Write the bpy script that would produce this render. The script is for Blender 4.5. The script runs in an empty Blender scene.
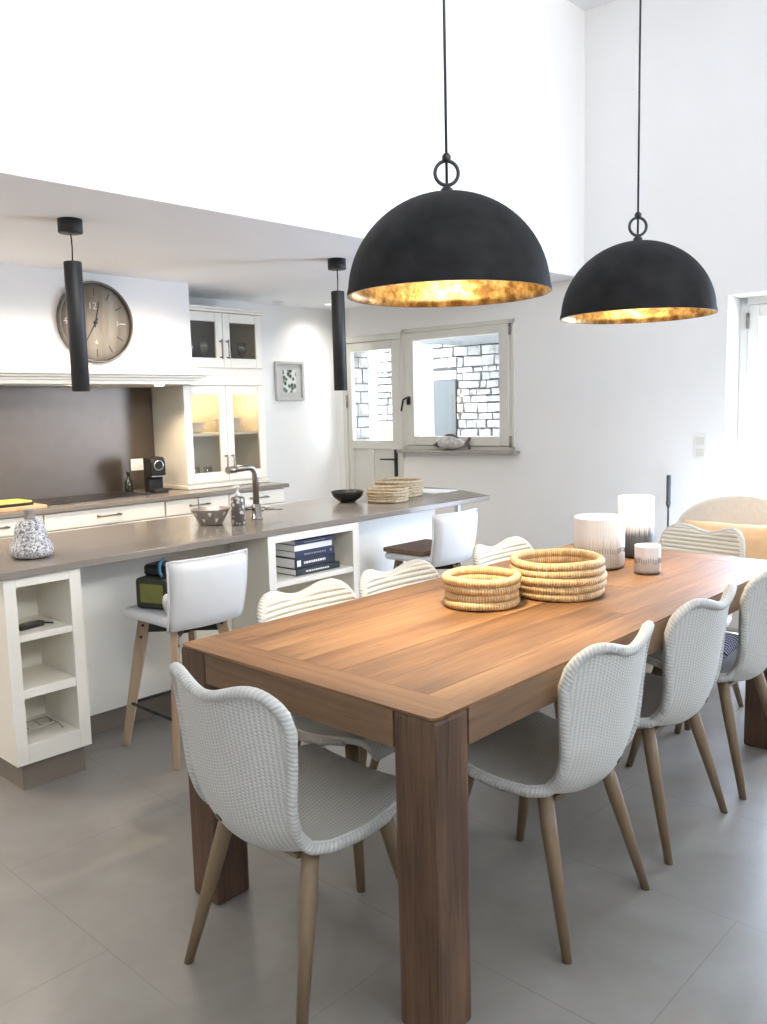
import bpy, bmesh, math, random
from mathutils import Vector, Matrix
random.seed(7)
PI = math.pi
SC = bpy.context.scene
COL = SC.collection

# ------------------------------------------------------------------ materials
def newmat(name):
    m = bpy.data.materials.new(name); m.use_nodes = True
    nt = m.node_tree; b = nt.nodes['Principled BSDF']
    return m, nt, b
def N(nt, typ, **kw):
    n = nt.nodes.new(typ)
    for k, v in kw.items():
        if k.startswith('i_'): n.inputs[k[2:].replace('_', ' ')].default_value = v
        else: setattr(n, k, v)
    return n
def L(nt, a, ao, b, bi): nt.links.new(a.outputs[ao], b.inputs[bi])
def c4(c): return (c[0], c[1], c[2], 1)
def coords(nt, kind='Object', scale=(1, 1, 1), rot=(0, 0, 0)):
    t = N(nt, 'ShaderNodeTexCoord'); mp = N(nt, 'ShaderNodeMapping')
    mp.inputs['Scale'].default_value = scale; mp.inputs['Rotation'].default_value = rot
    L(nt, t, kind, mp, 'Vector'); return mp
def ramp(nt, stops):
    r = N(nt, 'ShaderNodeValToRGB')
    while len(r.color_ramp.elements) < len(stops): r.color_ramp.elements.new(.5)
    for e, (p, c) in zip(r.color_ramp.elements, stops): e.position = p; e.color = c4(c)
    return r
def bump(nt, b, src, out, strength, dist):
    n = N(nt, 'ShaderNodeBump'); n.inputs['Strength'].default_value = strength; n.inputs['Distance'].default_value = dist
    L(nt, src, out, n, 'Height'); L(nt, n, 'Normal', b, 'Normal'); return n
def plain(name, col, rough=.5, metal=0, noise=.04, nscale=9, bmp=0, coat=0):
    m, nt, b = newmat(name)
    b.inputs['Roughness'].default_value = rough; b.inputs['Metallic'].default_value = metal
    b.inputs['Coat Weight'].default_value = coat
    mp = coords(nt); nz = N(nt, 'ShaderNodeTexNoise'); nz.inputs['Scale'].default_value = nscale; nz.inputs['Detail'].default_value = 5
    L(nt, mp, 'Vector', nz, 'Vector')
    lo = [max(0, x * (1 - noise)) for x in col]; hi = [min(1, x * (1 + noise)) for x in col]
    r = ramp(nt, [(.3, lo), (.7, hi)]); L(nt, nz, 'Fac', r, 'Fac'); L(nt, r, 'Color', b, 'Base Color')
    if bmp: bump(nt, b, nz, 'Fac', .4, bmp)
    return m
def emit(name, col, strength):
    m, nt, b = newmat(name); b.inputs['Base Color'].default_value = c4(col)
    b.inputs['Emission Color'].default_value = c4(col); b.inputs['Emission Strength'].default_value = strength
    return m
def glass(name, tint=(1, 1, 1), refl=.08):
    m, nt, b = newmat(name); nt.nodes.remove(b)
    o = [n for n in nt.nodes if n.type == 'OUTPUT_MATERIAL'][0]
    t = N(nt, 'ShaderNodeBsdfTransparent'); t.inputs['Color'].default_value = c4(tint)
    g = N(nt, 'ShaderNodeBsdfGlossy'); g.inputs['Roughness'].default_value = .02
    mx = N(nt, 'ShaderNodeMixShader'); mx.inputs[0].default_value = refl
    L(nt, t, 0, mx, 1); L(nt, g, 0, mx, 2); L(nt, mx, 0, o, 'Surface'); return m
def wood(name, dark, mid, light, rough=.5, scale=1.0, bmp=.0012, coordkind='UV', cracks=0):
    """grain runs along the U (or object X) direction, one tone per board from the mesh attribute"""
    m, nt, b = newmat(name); b.inputs['Roughness'].default_value = rough
    zz = coordkind == 'Object'
    mp = coords(nt, coordkind, (22 * scale, 22 * scale, 1.6 * scale) if zz else (1.6 * scale, 30 * scale, 30 * scale))
    n1 = N(nt, 'ShaderNodeTexNoise'); n1.inputs['Scale'].default_value = 1.0; n1.inputs['Detail'].default_value = 8; n1.inputs['Roughness'].default_value = .62; n1.inputs['Distortion'].default_value = .8
    L(nt, mp, 'Vector', n1, 'Vector')
    mp2 = coords(nt, coordkind, (3.5 * scale, 3.5 * scale, 1.1 * scale) if zz else (1.1 * scale, 3.5 * scale, 3.5 * scale))
    n2 = N(nt, 'ShaderNodeTexNoise'); n2.inputs['Scale'].default_value = 1.3; n2.inputs['Detail'].default_value = 4
    L(nt, mp2, 'Vector', n2, 'Vector')
    add = N(nt, 'ShaderNodeMath', operation='MULTIPLY_ADD'); add.inputs[1].default_value = .55
    L(nt, n2, 'Fac', add, 0)
    h = N(nt, 'ShaderNodeMath', operation='MULTIPLY'); h.inputs[1].default_value = .5; L(nt, n1, 'Fac', h, 0)
    L(nt, h, 0, add, 2)
    at = N(nt, 'ShaderNodeAttribute'); at.attribute_name = 'tone'
    ad2 = N(nt, 'ShaderNodeMath', operation='MULTIPLY_ADD'); ad2.inputs[1].default_value = .085
    L(nt, at, 'Fac', ad2, 0); L(nt, add, 0, ad2, 2)
    r = ramp(nt, [(.36, dark), (.52, mid), (.70, light)]); L(nt, ad2, 0, r, 'Fac')
    out, oc = r, 'Color'
    if cracks:
        mp3 = coords(nt, coordkind, (3.2, 75, 75)); n3 = N(nt, 'ShaderNodeTexNoise'); n3.inputs['Scale'].default_value = 1; n3.inputs['Detail'].default_value = 5; n3.inputs['Roughness'].default_value = .65; n3.inputs['Distortion'].default_value = .5
        L(nt, mp3, 'Vector', n3, 'Vector'); rc_ = ramp(nt, [(.30, (cracks,) * 3), (.40, (1, 1, 1))]); L(nt, n3, 'Fac', rc_, 'Fac')
        mx = N(nt, 'ShaderNodeMix', data_type='RGBA', blend_type='MULTIPLY'); mx.inputs['Factor'].default_value = 1
        L(nt, r, 'Color', mx, 'A'); L(nt, rc_, 'Color', mx, 'B'); out, oc = mx, 'Result'
    L(nt, out, oc, b, 'Base Color')
    bump(nt, b, n1, 'Fac', .5, bmp)
    return m

M = {}
M['wall'] = plain('white plaster', (.84, .83, .81), .85, noise=.01, nscale=3)
M['ceiling'] = plain('ceiling paint', (.83, .825, .83), .9, noise=.01, nscale=2)
M['lacquer'] = plain('cream lacquer', (.79, .757, .675), .38, noise=.01)
M['inside'] = plain('cream shelf inside', (.72, .69, .61), .5, noise=.02)
M['plinth'] = plain('taupe plinth', (.20, .165, .13), .5, noise=.05)
M['joinery'] = plain('pale grey joinery', (.66, .64, .58), .45, noise=.02)
M['stonetop'] = plain('taupe quartz', (.225, .197, .168), .17, noise=.06, nscale=160)
M['stonetop'].node_tree.nodes['Principled BSDF'].inputs['Specular IOR Level'].default_value = .22
M['steel'] = plain('brushed steel', (.160, .130, .106), .40, metal=1, noise=.04)
M['picframe'] = plain('greige picture frame', (.50, .485, .455), .5)
M['picmount'] = plain('grey picture mount', (.48, .475, .45), .8)
M['nickel'] = plain('grey nickel', (.30, .28, .25), .3, metal=1, noise=.05)
M['chrome'] = plain('chrome', (.8, .8, .8), .08, metal=1, noise=0)
M['black'] = plain('black lacquer', (.012, .012, .013), .3, noise=.1)
M['blackmetal'] = plain('black metal', (.014, .014, .015), .5, noise=.2)
M['dome'] = plain('charcoal plaster metal', (.016, .016, .0165), .7, noise=.35, nscale=14, bmp=.0008)
M['dome'].node_tree.nodes['Principled BSDF'].inputs['Specular IOR Level'].default_value = .12
M['leather'] = plain('white leatherette', (.70, .70, .705), .35, noise=.01)
M['seam'] = plain('grey piping', (.45, .45, .45), .6)
M['oak'] = wood('oak chair leg', (.15, .098, .052), (.205, .14, .08), (.26, .185, .11), .5, .6, .0003, 'Object')
M['oakpale'] = wood('pale oak stool leg', (.30, .20, .12), (.42, .295, .185), (.5, .37, .24), .5, 1.0, .0004, 'Object')
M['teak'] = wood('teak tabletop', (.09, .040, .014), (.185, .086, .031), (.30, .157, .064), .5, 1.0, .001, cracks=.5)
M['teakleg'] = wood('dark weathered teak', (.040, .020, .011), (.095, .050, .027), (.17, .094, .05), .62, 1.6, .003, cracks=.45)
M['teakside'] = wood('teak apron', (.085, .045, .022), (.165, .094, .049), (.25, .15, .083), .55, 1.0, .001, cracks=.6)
M['cushionwood'] = wood('brown wooden board', (.11, .06, .035), (.19, .11, .065), (.26, .16, .10), .55, 1.0, .0006, 'Object')
M['board'] = wood('light chopping board', (.5, .3, .16), (.62, .4, .23), (.7, .48, .3), .5, 1.0, .0004, 'Object')
M['paper'] = plain('white paper', (.85, .84, .82), .8, noise=.01)
M['porcelain'] = plain('white china', (.85, .83, .78), .25, noise=.01)
M['plastic'] = plain('white plastic', (.8, .79, .76), .35, noise=.01)
M['glass'] = glass('window glass', (.97, .99, 1), .06)
M['cabglass'] = glass('cabinet glass', (.86, .85, .82), .05)
M['clear'] = glass('drinking glass', (.86, .88, .88), .22)
M['yellow'] = plain('yellow green print', (.62, .66, .16), .4, noise=.3, nscale=40)
M['peach'] = plain('peach linen', (.83, .53, .28), .85, noise=.06, nscale=25, bmp=.002)
M['palefab'] = plain('pale wicker fabric', (.78, .72, .64), .8, noise=.04, nscale=40, bmp=.002)
M['wicker'] = plain('natural wicker', (.62, .5, .36), .6, noise=.2, nscale=40)
M['outside_white'] = plain('sunlit render', (.85, .85, .83), .9, noise=.02)
M['outside_ground'] = plain('pale gravel', (.6, .58, .54), .95, noise=.15, nscale=30)
M['outdoor_door'] = plain('grey painted shutter', (.075, .083, .085), .6, noise=.08)
M['soffit'] = plain('grey porch soffit', (.25, .26, .27), .9, noise=.1)
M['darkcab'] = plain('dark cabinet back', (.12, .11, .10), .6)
M['navy'] = plain('navy cloth cover', (.014, .022, .075), .5)
M['navy2'] = plain('dark ink cover', (.010, .014, .030), .45)
M['blackbook'] = plain('black cover', (.012, .012, .014), .45)
M['silver'] = plain('aged silver rim', (.16, .15, .13), .45, metal=.8, noise=.15)
M['lampglow'] = emit('lamp diffuser', (1, .87, .68), 8)
M['spotglow'] = emit('spot diffuser', (1, .9, .74), 10)
M['coolglow'] = emit('ceiling spot glow', (1, .95, .88), 6)
M['darkgreen'] = plain('dark olive bag', (.030, .034, .022), .6, noise=.2)
M['olive'] = plain('olive panel', (.19, .19, .045), .6, noise=.12)
M['blue'] = plain('blue strap', (.03, .13, .22), .6)
M['greenbottle'] = plain('dark green glass', (.012, .02, .008), .1)
M['greyceramic'] = plain('grey glazed bowl', (.25, .225, .20), .3, noise=.05)
M['tag'] = plain('dark pewter tag', (.10, .09, .08), .35, metal=.8)
M['clockhand'] = plain('clock hand', (.03, .028, .025), .5)
M['numeral'] = plain('clock numeral', (.62, .58, .5), .6)
M['polegrey'] = plain('dark grey pole', (.06, .065, .07), .4)

def m_floor():
    m, nt, b = newmat('concrete look floor tile'); b.inputs['Roughness'].default_value = .42
    mp = coords(nt, 'Object'); 
    n1 = N(nt, 'ShaderNodeTexNoise'); n1.inputs['Scale'].default_value = 2.2; n1.inputs['Detail'].default_value = 9; n1.inputs['Roughness'].default_value = .6; n1.inputs['Distortion'].default_value = .6
    L(nt, mp, 'Vector', n1, 'Vector')
    r = ramp(nt, [(.28, (.205, .186, .164)), (.5, (.255, .235, .211)), (.72, (.305, .284, .257))]); L(nt, n1, 'Fac', r, 'Fac')
    # grout: 0.61 x 0.92 tiles
    br = N(nt, 'ShaderNodeTexBrick'); br.offset = .5; br.inputs['Scale'].default_value = 1
    br.inputs['Mortar Size'].default_value = .0022; br.inputs['Mortar Smooth'].default_value = .3
    br.inputs['Brick Width'].default_value = 1.22; br.inputs['Row Height'].default_value = .61
    mp2 = coords(nt, 'Object'); mp2.inputs['Location'].default_value = (-2.248 + .61 * 12, -.805 + 1.22 * 5, 0)
    sx = N(nt, 'ShaderNodeSeparateXYZ'); cx = N(nt, 'ShaderNodeCombineXYZ'); L(nt, mp2, 'Vector', sx, 0); L(nt, sx, 'Y', cx, 'X'); L(nt, sx, 'X', cx, 'Y')
    L(nt, cx, 'Vector', br, 'Vector')
    mx = N(nt, 'ShaderNodeMix', data_type='RGBA'); L(nt, br, 'Fac', mx, 'Factor')
    L(nt, r, 'Color', mx, 'A'); mx.inputs['B'].default_value = (.208, .19, .17, 1)
    L(nt, mx, 'Result', b, 'Base Color')
    n3 = N(nt, 'ShaderNodeTexNoise'); n3.inputs['Scale'].default_value = 5; n3.inputs['Detail'].default_value = 6; L(nt, mp, 'Vector', n3, 'Vector')
    mr = N(nt, 'ShaderNodeMapRange'); mr.inputs['To Min'].default_value = .24; mr.inputs['To Max'].default_value = .42
    L(nt, n3, 'Fac', mr, 'Value'); L(nt, mr, 'Result', b, 'Roughness')
    bump(nt, b, n1, 'Fac', .15, .002)
    return m
M['floor'] = m_floor()

def m_weave(name, mode, col):
    """paper-cord loom weave laid out by UV in metres. mode: ribs (along V), channels (across, following V)"""
    m, nt, b = newmat(name); b.inputs['Roughness'].default_value = .75
    uv = N(nt, 'ShaderNodeTexCoord'); sp = N(nt, 'ShaderNodeSeparateXYZ'); L(nt, uv, 'UV', sp, 0)
    def sine(axis, period, phase=0):
        a = N(nt, 'ShaderNodeMath', operation='MULTIPLY'); a.inputs[1].default_value = 2 * PI / period; L(nt, sp, axis, a, 0)
        s = N(nt, 'ShaderNodeMath', operation='SINE'); L(nt, a, 0, s, 0); return s
    def comb(op, a, b_):
        n = N(nt, 'ShaderNodeMath', operation=op); L(nt, a, 0, n, 0)
        if isinstance(b_, float): n.inputs[1].default_value = b_
        else: L(nt, b_, 0, n, 1)
        return n
    if mode == 'ribs':
        big = sine('X', .0132); fine = sine('Y', .0085)
        # over-under: fine rows alternate between the warps
        al = comb('MULTIPLY', fine, sine('X', .0264))
        h = comb('ADD', comb('MULTIPLY', big, .5), comb('MULTIPLY', al, .5))
        dist = .0016
    elif mode == 'channels':
        big = sine('Y', .040); fine = sine('X', .006)
        h = comb('ADD', comb('MULTIPLY', comb('ABSOLUTE', big, 1.0), 1.1), comb('MULTIPLY', fine, .12))
        dist = .0045
    else:  # braid
        a = N(nt, 'ShaderNodeMath', operation='ADD'); x2 = comb('MULTIPLY', sp, 1.0) if False else None
        mA = N(nt, 'ShaderNodeMath', operation='MULTIPLY'); mA.inputs[1].default_value = 2 * PI / .011; L(nt, sp, 'X', mA, 0)
        mB = N(nt, 'ShaderNodeMath', operation='MULTIPLY'); mB.inputs[1].default_value = 2 * PI / .04; L(nt, sp, 'Y', mB, 0)
        L(nt, mA, 0, a, 0); L(nt, mB, 0, a, 1)
        big = N(nt, 'ShaderNodeMath', operation='SINE'); L(nt, a, 0, big, 0)
        h = comb('MULTIPLY', big, .45); dist = .0016
    mr = N(nt, 'ShaderNodeMapRange'); mr.inputs['From Min'].default_value = -1; mr.inputs['From Max'].default_value = 1
    L(nt, h, 0, mr, 'Value')
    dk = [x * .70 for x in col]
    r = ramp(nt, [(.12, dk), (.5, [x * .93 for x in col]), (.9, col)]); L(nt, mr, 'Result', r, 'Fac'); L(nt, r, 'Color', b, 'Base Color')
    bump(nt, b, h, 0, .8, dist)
    return m
CORD = (.66, .655, .615)
M['ribs'] = m_weave('loom weave ribs', 'ribs', CORD)
M['channels'] = m_weave('loom weave channels', 'channels', (.68, .65, .575))
M['seatweave'] = m_weave('loom seat weave', 'ribs', (.50, .495, .46))
M['braid'] = m_weave('loom braid', 'braid', (.60, .595, .56))

def m_coil(name, a, b_):
    m, nt, b = newmat(name); b.inputs['Roughness'].default_value = .65
    uv = N(nt, 'ShaderNodeTexCoord'); sp = N(nt, 'ShaderNodeSeparateXYZ'); L(nt, uv, 'UV', sp, 0)
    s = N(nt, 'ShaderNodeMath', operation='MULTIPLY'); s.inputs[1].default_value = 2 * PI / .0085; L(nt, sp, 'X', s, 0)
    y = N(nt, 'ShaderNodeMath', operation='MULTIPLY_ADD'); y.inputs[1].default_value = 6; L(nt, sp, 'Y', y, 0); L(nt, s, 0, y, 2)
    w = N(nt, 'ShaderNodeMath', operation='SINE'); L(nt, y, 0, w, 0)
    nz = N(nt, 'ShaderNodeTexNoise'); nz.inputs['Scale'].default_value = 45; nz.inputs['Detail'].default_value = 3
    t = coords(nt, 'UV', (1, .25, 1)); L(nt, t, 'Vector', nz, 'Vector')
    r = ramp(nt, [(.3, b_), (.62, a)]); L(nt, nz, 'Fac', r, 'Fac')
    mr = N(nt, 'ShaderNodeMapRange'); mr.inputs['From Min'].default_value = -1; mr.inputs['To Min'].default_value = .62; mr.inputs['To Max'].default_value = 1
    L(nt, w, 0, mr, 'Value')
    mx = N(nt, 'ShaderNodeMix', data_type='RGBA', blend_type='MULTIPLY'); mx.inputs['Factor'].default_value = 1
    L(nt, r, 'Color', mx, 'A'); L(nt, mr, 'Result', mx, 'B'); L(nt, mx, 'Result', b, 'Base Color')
    bump(nt, b, w, 0, .6, .0015); return m
M['coil'] = m_coil('honey seagrass coil', (.80, .56, .29), (.56, .35, .16))
M['coilpale'] = m_coil('pale seagrass coil', (.66, .55, .38), (.45, .34, .20))

def m_candle(name, lo, mid, hi, z0, z1, streak):
    m, nt, b = newmat(name); b.inputs['Roughness'].default_value = .3
    mp = coords(nt, 'Object', (1, 1, 1)); sp = N(nt, 'ShaderNodeSeparateXYZ'); L(nt, mp, 'Vector', sp, 0)
    uvm = coords(nt, 'UV', (90, 2.0, 1)); nz = N(nt, 'ShaderNodeTexNoise'); nz.inputs['Scale'].default_value = 1; nz.inputs['Detail'].default_value = 3; L(nt, uvm, 'Vector', nz, 'Vector')
    ma = N(nt, 'ShaderNodeMath', operation='MULTIPLY_ADD'); ma.inputs[1].default_value = streak; L(nt, nz, 'Fac', ma, 0); L(nt, sp, 'Z', ma, 2)
    mr = N(nt, 'ShaderNodeMapRange'); mr.inputs['From Min'].default_value = z0 + streak * .5; mr.inputs['From Max'].default_value = z1 + streak * .5
    L(nt, ma, 0, mr, 'Value')
    r = ramp(nt, [(0, lo), (.42, mid), (.62, hi)]); L(nt, mr, 'Result', r, 'Fac'); L(nt, r, 'Color', b, 'Base Color'); return m
M['candlebig'] = m_candle('ribbed glass beige', (.42, .38, .32), (.62, .56, .48), (.80, .78, .74), 0, .2, .09)
M['candletall'] = m_candle('ribbed glass charcoal', (.03, .035, .04), (.12, .13, .14), (.9, .9, .9), 0, .235, .07)
M['candlesmall'] = m_candle('ribbed glass grey', (.48, .45, .40), (.55, .52, .49), (.80, .79, .79), 0, .11, .06)
M['blackband'] = plain('dark dotted band', (.10, .085, .075), .4)
M['wax'] = plain('ivory wax', (.85, .82, .74), .5, noise=.01)

def m_gold():
    m, nt, b = newmat('gold leaf'); b.inputs['Metallic'].default_value = .75; b.inputs['Roughness'].default_value = .38
    mp = coords(nt); v = N(nt, 'ShaderNodeTexNoise'); v.inputs['Scale'].default_value = 16; v.inputs['Detail'].default_value = 6; v.inputs['Roughness'].default_value = .7
    L(nt, mp, 'Vector', v, 'Vector')
    r = ramp(nt, [(.40, (.13, .07, .02)), (.52, (.36, .23, .085)), (.64, (.58, .43, .21))]); L(nt, v, 'Fac', r, 'Fac'); L(nt, r, 'Color', b, 'Base Color')
    bump(nt, b, v, 'Fac', .4, .004); return m
M['gold'] = m_gold()

def m_speckle():
    m, nt, b = newmat('black and white mottled ceramic'); b.inputs['Roughness'].default_value = .45
    mp = coords(nt); v = N(nt, 'ShaderNodeTexNoise'); v.inputs['Scale'].default_value = 120; v.inputs['Detail'].default_value = 6; v.inputs['Roughness'].default_value = .75
    L(nt, mp, 'Vector', v, 'Vector')
    r = ramp(nt, [(.41, (.08, .08, .085)), (.48, (.34, .34, .35)), (.55, (.70, .695, .69))]); L(nt, v, 'Fac', r, 'Fac'); L(nt, r, 'Color', b, 'Base Color')
    bump(nt, b, v, 'Fac', .6, .003); return m
M['speckle'] = m_speckle()

def m_clockface():
    m, nt, b = newmat('weathered plank dial'); b.inputs['Roughness'].default_value = .7
    mp = coords(nt, 'Object', (14, 1, 2.2)); n1 = N(nt, 'ShaderNodeTexNoise'); n1.inputs['Scale'].default_value = 1; n1.inputs['Detail'].default_value = 6; L(nt, mp, 'Vector', n1, 'Vector')
    r = ramp(nt, [(.3, (.16, .125, .092)), (.5, (.255, .22, .175)), (.7, (.33, .295, .245))]); L(nt, n1, 'Fac', r, 'Fac'); L(nt, r, 'Color', b, 'Base Color'); return m
M['dial'] = m_clockface()

def m_print():
    m, nt, b = newmat('botanical print'); b.inputs['Roughness'].default_value = .5
    mp = coords(nt, 'Object', (1, 1, 1)); v = N(nt, 'ShaderNodeTexVoronoi'); v.inputs['Scale'].default_value = 26; L(nt, mp, 'Vector', v, 'Vector')
    n1 = N(nt, 'ShaderNodeTexNoise'); n1.inputs['Scale'].default_value = 16; n1.inputs['Detail'].default_value = 4; L(nt, mp, 'Vector', n1, 'Vector')
    a = N(nt, 'ShaderNodeMath', operation='ADD'); L(nt, v, 'Distance', a, 0); L(nt, n1, 'Fac', a, 1)
    r = ramp(nt, [(.66, (.015, .022, .018)), (.86, (.12, .15, .115)), (1.0, (.28, .31, .26)), (1.0, (.6, .62, .58))]); L(nt, a, 0, r, 'Fac'); L(nt, r, 'Color', b, 'Base Color'); return m
M['print'] = m_print()

def m_soap():
    m, nt, b = newmat('flower printed bottle'); b.inputs['Roughness'].default_value = .3
    mp = coords(nt); v = N(nt, 'ShaderNodeTexVoronoi'); v.inputs['Scale'].default_value = 42; L(nt, mp, 'Vector', v, 'Vector')
    r = ramp(nt, [(.22, (.55, .53, .5)), (.34, (.42, .40, .37)), (.42, (.10, .085, .075))]); L(nt, v, 'Distance', r, 'Fac'); L(nt, r, 'Color', b, 'Base Color'); return m
M['soap'] = m_soap()

def m_stone():
    m, nt, b = newmat('dry limestone'); b.inputs['Roughness'].default_value = .95
    mp = coords(nt); v = N(nt, 'ShaderNodeTexNoise'); v.inputs['Scale'].default_value = 9; v.inputs['Detail'].default_value = 10; v.inputs['Roughness'].default_value = .7; L(nt, mp, 'Vector', v, 'Vector')
    r = ramp(nt, [(.32, (.22, .21, .20)), (.5, (.40, .39, .38)), (.66, (.56, .55, .53))]); L(nt, v, 'Fac', r, 'Fac'); L(nt, r, 'Color', b, 'Base Color')
    bump(nt, b, v, 'Fac', .8, .02); return m
M['stone'] = m_stone()
M['mortar'] = plain('dark stone joints', (.13, .125, .12), .95, noise=.3)

def m_stripe():
    m, nt, b = newmat('blue striped fabric'); b.inputs['Roughness'].default_value = .8
    mp = coords(nt); w = N(nt, 'ShaderNodeTexWave'); w.inputs['Scale'].default_value = 14; w.inputs['Distortion'].default_value = .5; L(nt, mp, 'Vector', w, 'Vector')
    r = ramp(nt, [(.42, (.05, .08, .28)), (.55, (.7, .72, .8))]); L(nt, w, 'Fac', r, 'Fac'); L(nt, r, 'Color', b, 'Base Color'); return m
M['stripe'] = m_stripe()

def m_fish():
    m, nt, b = newmat('grey white fish glaze'); b.inputs['Roughness'].default_value = .5
    mp = coords(nt); n1 = N(nt, 'ShaderNodeTexNoise'); n1.inputs['Scale'].default_value = 30; L(nt, mp, 'Vector', n1, 'Vector')
    r = ramp(nt, [(.35, (.40, .37, .36)), (.6, (.62, .59, .57))]); L(nt, n1, 'Fac', r, 'Fac'); L(nt, r, 'Color', b, 'Base Color'); return m
M['fish'] = m_fish()
M['fishdark'] = plain('dark driftwood fin', (.12, .10, .09), .7, noise=.3, nscale=40)

# ------------------------------------------------------------------ mesh helpers
class MB:
    def __init__(s): s.bm = bmesh.new(); s.uv = s.bm.loops.layers.uv.new('UVMap'); s.tone = s.bm.verts.layers.float.new('tone')
    def box(s, lo, hi, mat=0, grain=None, tone=0, M4=None):
        x0, y0, z0 = lo; x1, y1, z1 = hi
        co = [(x, y, z) for z in (z0, z1) for y in (y0, y1) for x in (x0, x1)]
        vs = [s.bm.verts.new(M4 @ Vector(c) if M4 else c) for c in co]
        for v in vs: v[s.tone] = tone
        o = (random.random() * 9, random.random() * 9)
        for q in ((0, 2, 3, 1), (4, 5, 7, 6), (0, 1, 5, 4), (2, 6, 7, 3), (0, 4, 6, 2), (1, 3, 7, 5)):
            f = s.bm.faces.new([vs[i] for i in q]); f.material_index = mat
            if grain is not None:
                g = 'xyz'.index(grain); ot = [i for i in range(3) if i != g]
                # across coordinate: the other in-plane axis
                cs = [co[i] for i in q]
                sp = [max(c[k] for c in cs) - min(c[k] for c in cs) for k in ot]
                ac = ot[0] if sp[0] >= sp[1] else ot[1]
                for lp, i in zip(f.loops, q): lp[s.uv].uv = (co[i][g] + o[0], co[i][ac] + o[1])
        return s
    def quad(s, pts, mat=0):
        f = s.bm.faces.new([s.bm.verts.new(p) for p in pts]); f.material_index = mat; return s
    def prism(s, poly, z0, z1, mat=0, axis='z', tf=None, grain=None, tone=0):
        def P(a, b, c):
            p = {'z': (a, b, c), 'y': (a, c, b), 'x': (c, a, b)}[axis]
            return tf(p) if tf else p
        lo = [s.bm.verts.new(P(a, b, z0)) for a, b in poly]; hi = [s.bm.verts.new(P(a, b, z1)) for a, b in poly]
        n = len(poly)
        fs = [s.bm.faces.new(lo[::-1]), s.bm.faces.new(hi)]
        for i in range(n): fs.append(s.bm.faces.new((lo[i], lo[(i + 1) % n], hi[(i + 1) % n], hi[i])))
        for f in fs:
            f.material_index = mat
            if grain is not None:
                o = (random.random() * 9, random.random() * 9)
                for lp in f.loops:
                    v = lp.vert.co; lp[s.uv].uv = ((v.y if grain == 'y' else v.x) + o[0], (v.x if grain == 'y' else v.y) + v.z + o[1])
        for v in lo + hi: v[s.tone] = tone
        return s
    def lathe(s, prof, c=(0, 0, 0), n=48, mat=0, mod=None, cap=True, axis='z'):
        def P(r, z, t):
            rr = r * (mod(t, z) if mod else 1)
            p = (rr * math.cos(t), rr * math.sin(t), z)
            if axis == 'y': p = (p[0], p[2], p[1])
            if axis == 'x': p = (p[2], p[0], p[1])
            return (c[0] + p[0], c[1] + p[1], c[2] + p[2])
        rings = [[s.bm.verts.new(P(r, z, 2 * PI * i / n)) for i in range(n)] for r, z in prof]
        d = 0
        for k in range(len(rings) - 1):
            d1 = d + math.hypot(prof[k + 1][0] - prof[k][0], prof[k + 1][1] - prof[k][1])
            for i in range(n):
                j = (i + 1) % n
                f = s.bm.faces.new((rings[k][i], rings[k][j], rings[k + 1][j], rings[k + 1][i])); f.material_index = mat; f.smooth = True
                for lp, (uu, vv) in zip(f.loops, ((i / n, d), ((i + 1) / n, d), ((i + 1) / n, d1), (i / n, d1))): lp[s.uv].uv = (uu, vv)
            d = d1
        if cap:
            for rg, (r, z) in ((rings[0][::-1], prof[0]), (rings[-1], prof[-1])):
                if r > 1e-5:
                    f = s.bm.faces.new(rg); f.material_index = mat
        return s
    def tube(s, pts, rad, n=10, mat=0, closed=False, cap=True, uvlen=True):
        pts = [Vector(p) for p in pts]; m = len(pts)
        rs = rad if isinstance(rad, (list, tuple)) else [rad] * m
        rings = []; up = None; ln = [0.0]
        for i in range(m):
            a = pts[(i - 1) % m] if (closed or i > 0) else pts[i]; b = pts[(i + 1) % m] if (closed or i < m - 1) else pts[i]
            t = (b - a).normalized()
            if up is None:
                up = t.orthogonal().normalized()
            up = (up - t * up.dot(t));  up = up.normalized() if up.length > 1e-6 else t.orthogonal().normalized()
            bn = t.cross(up)
            rings.append([s.bm.verts.new(pts[i] + (up * math.cos(2 * PI * k / n) + bn * math.sin(2 * PI * k / n)) * rs[i]) for k in range(n)])
            if i: ln.append(ln[-1] + (pts[i] - pts[i - 1]).length)
        cnt = m if closed else m - 1
        for i in range(cnt):
            j = (i + 1) % m
            l0 = ln[i]; l1 = ln[j] if j else ln[i] + (pts[0] - pts[i]).length
            off = 0
            if closed and j == 0:
                best = 1e9
                for k in range(n):
                    dd = (rings[i][0].co - rings[0][k].co).length
                    if dd < best: best, off = dd, k
            for k in range(n):
                k2 = (k + 1) % n
                f = s.bm.faces.new((rings[i][k], rings[i][k2], rings[j][(k2 + off) % n], rings[j][(k + off) % n])); f.material_index = mat; f.smooth = True
                w = 2 * PI * rs[i] / n
                for lp, q in zip(f.loops, ((l0, k * w), (l0, (k + 1) * w), (l1, (k + 1) * w), (l1, k * w))): lp[s.uv].uv = q
        if cap and not closed:
            for rg in (rings[0][::-1], rings[-1]):
                f = s.bm.faces.new(rg); f.material_index = mat
        return s
    def grid(s, pts, mat=0, uvs=None, flip=False, smooth=True):
        rows = len(pts); cols = len(pts[0])
        vs = [[s.bm.verts.new(p) for p in r] for r in pts]
        for i in range(rows - 1):
            for j in range(cols - 1):
                idx = [(i, j), (i, j + 1), (i + 1, j + 1), (i + 1, j)]
                if flip: idx.reverse()
                f = s.bm.faces.new([vs[a][b] for a, b in idx]); f.material_index = mat; f.smooth = smooth
                if uvs:
                    for lp, (a, b) in zip(f.loops, idx): lp[s.uv].uv = uvs[a][b]
        return vs
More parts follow.
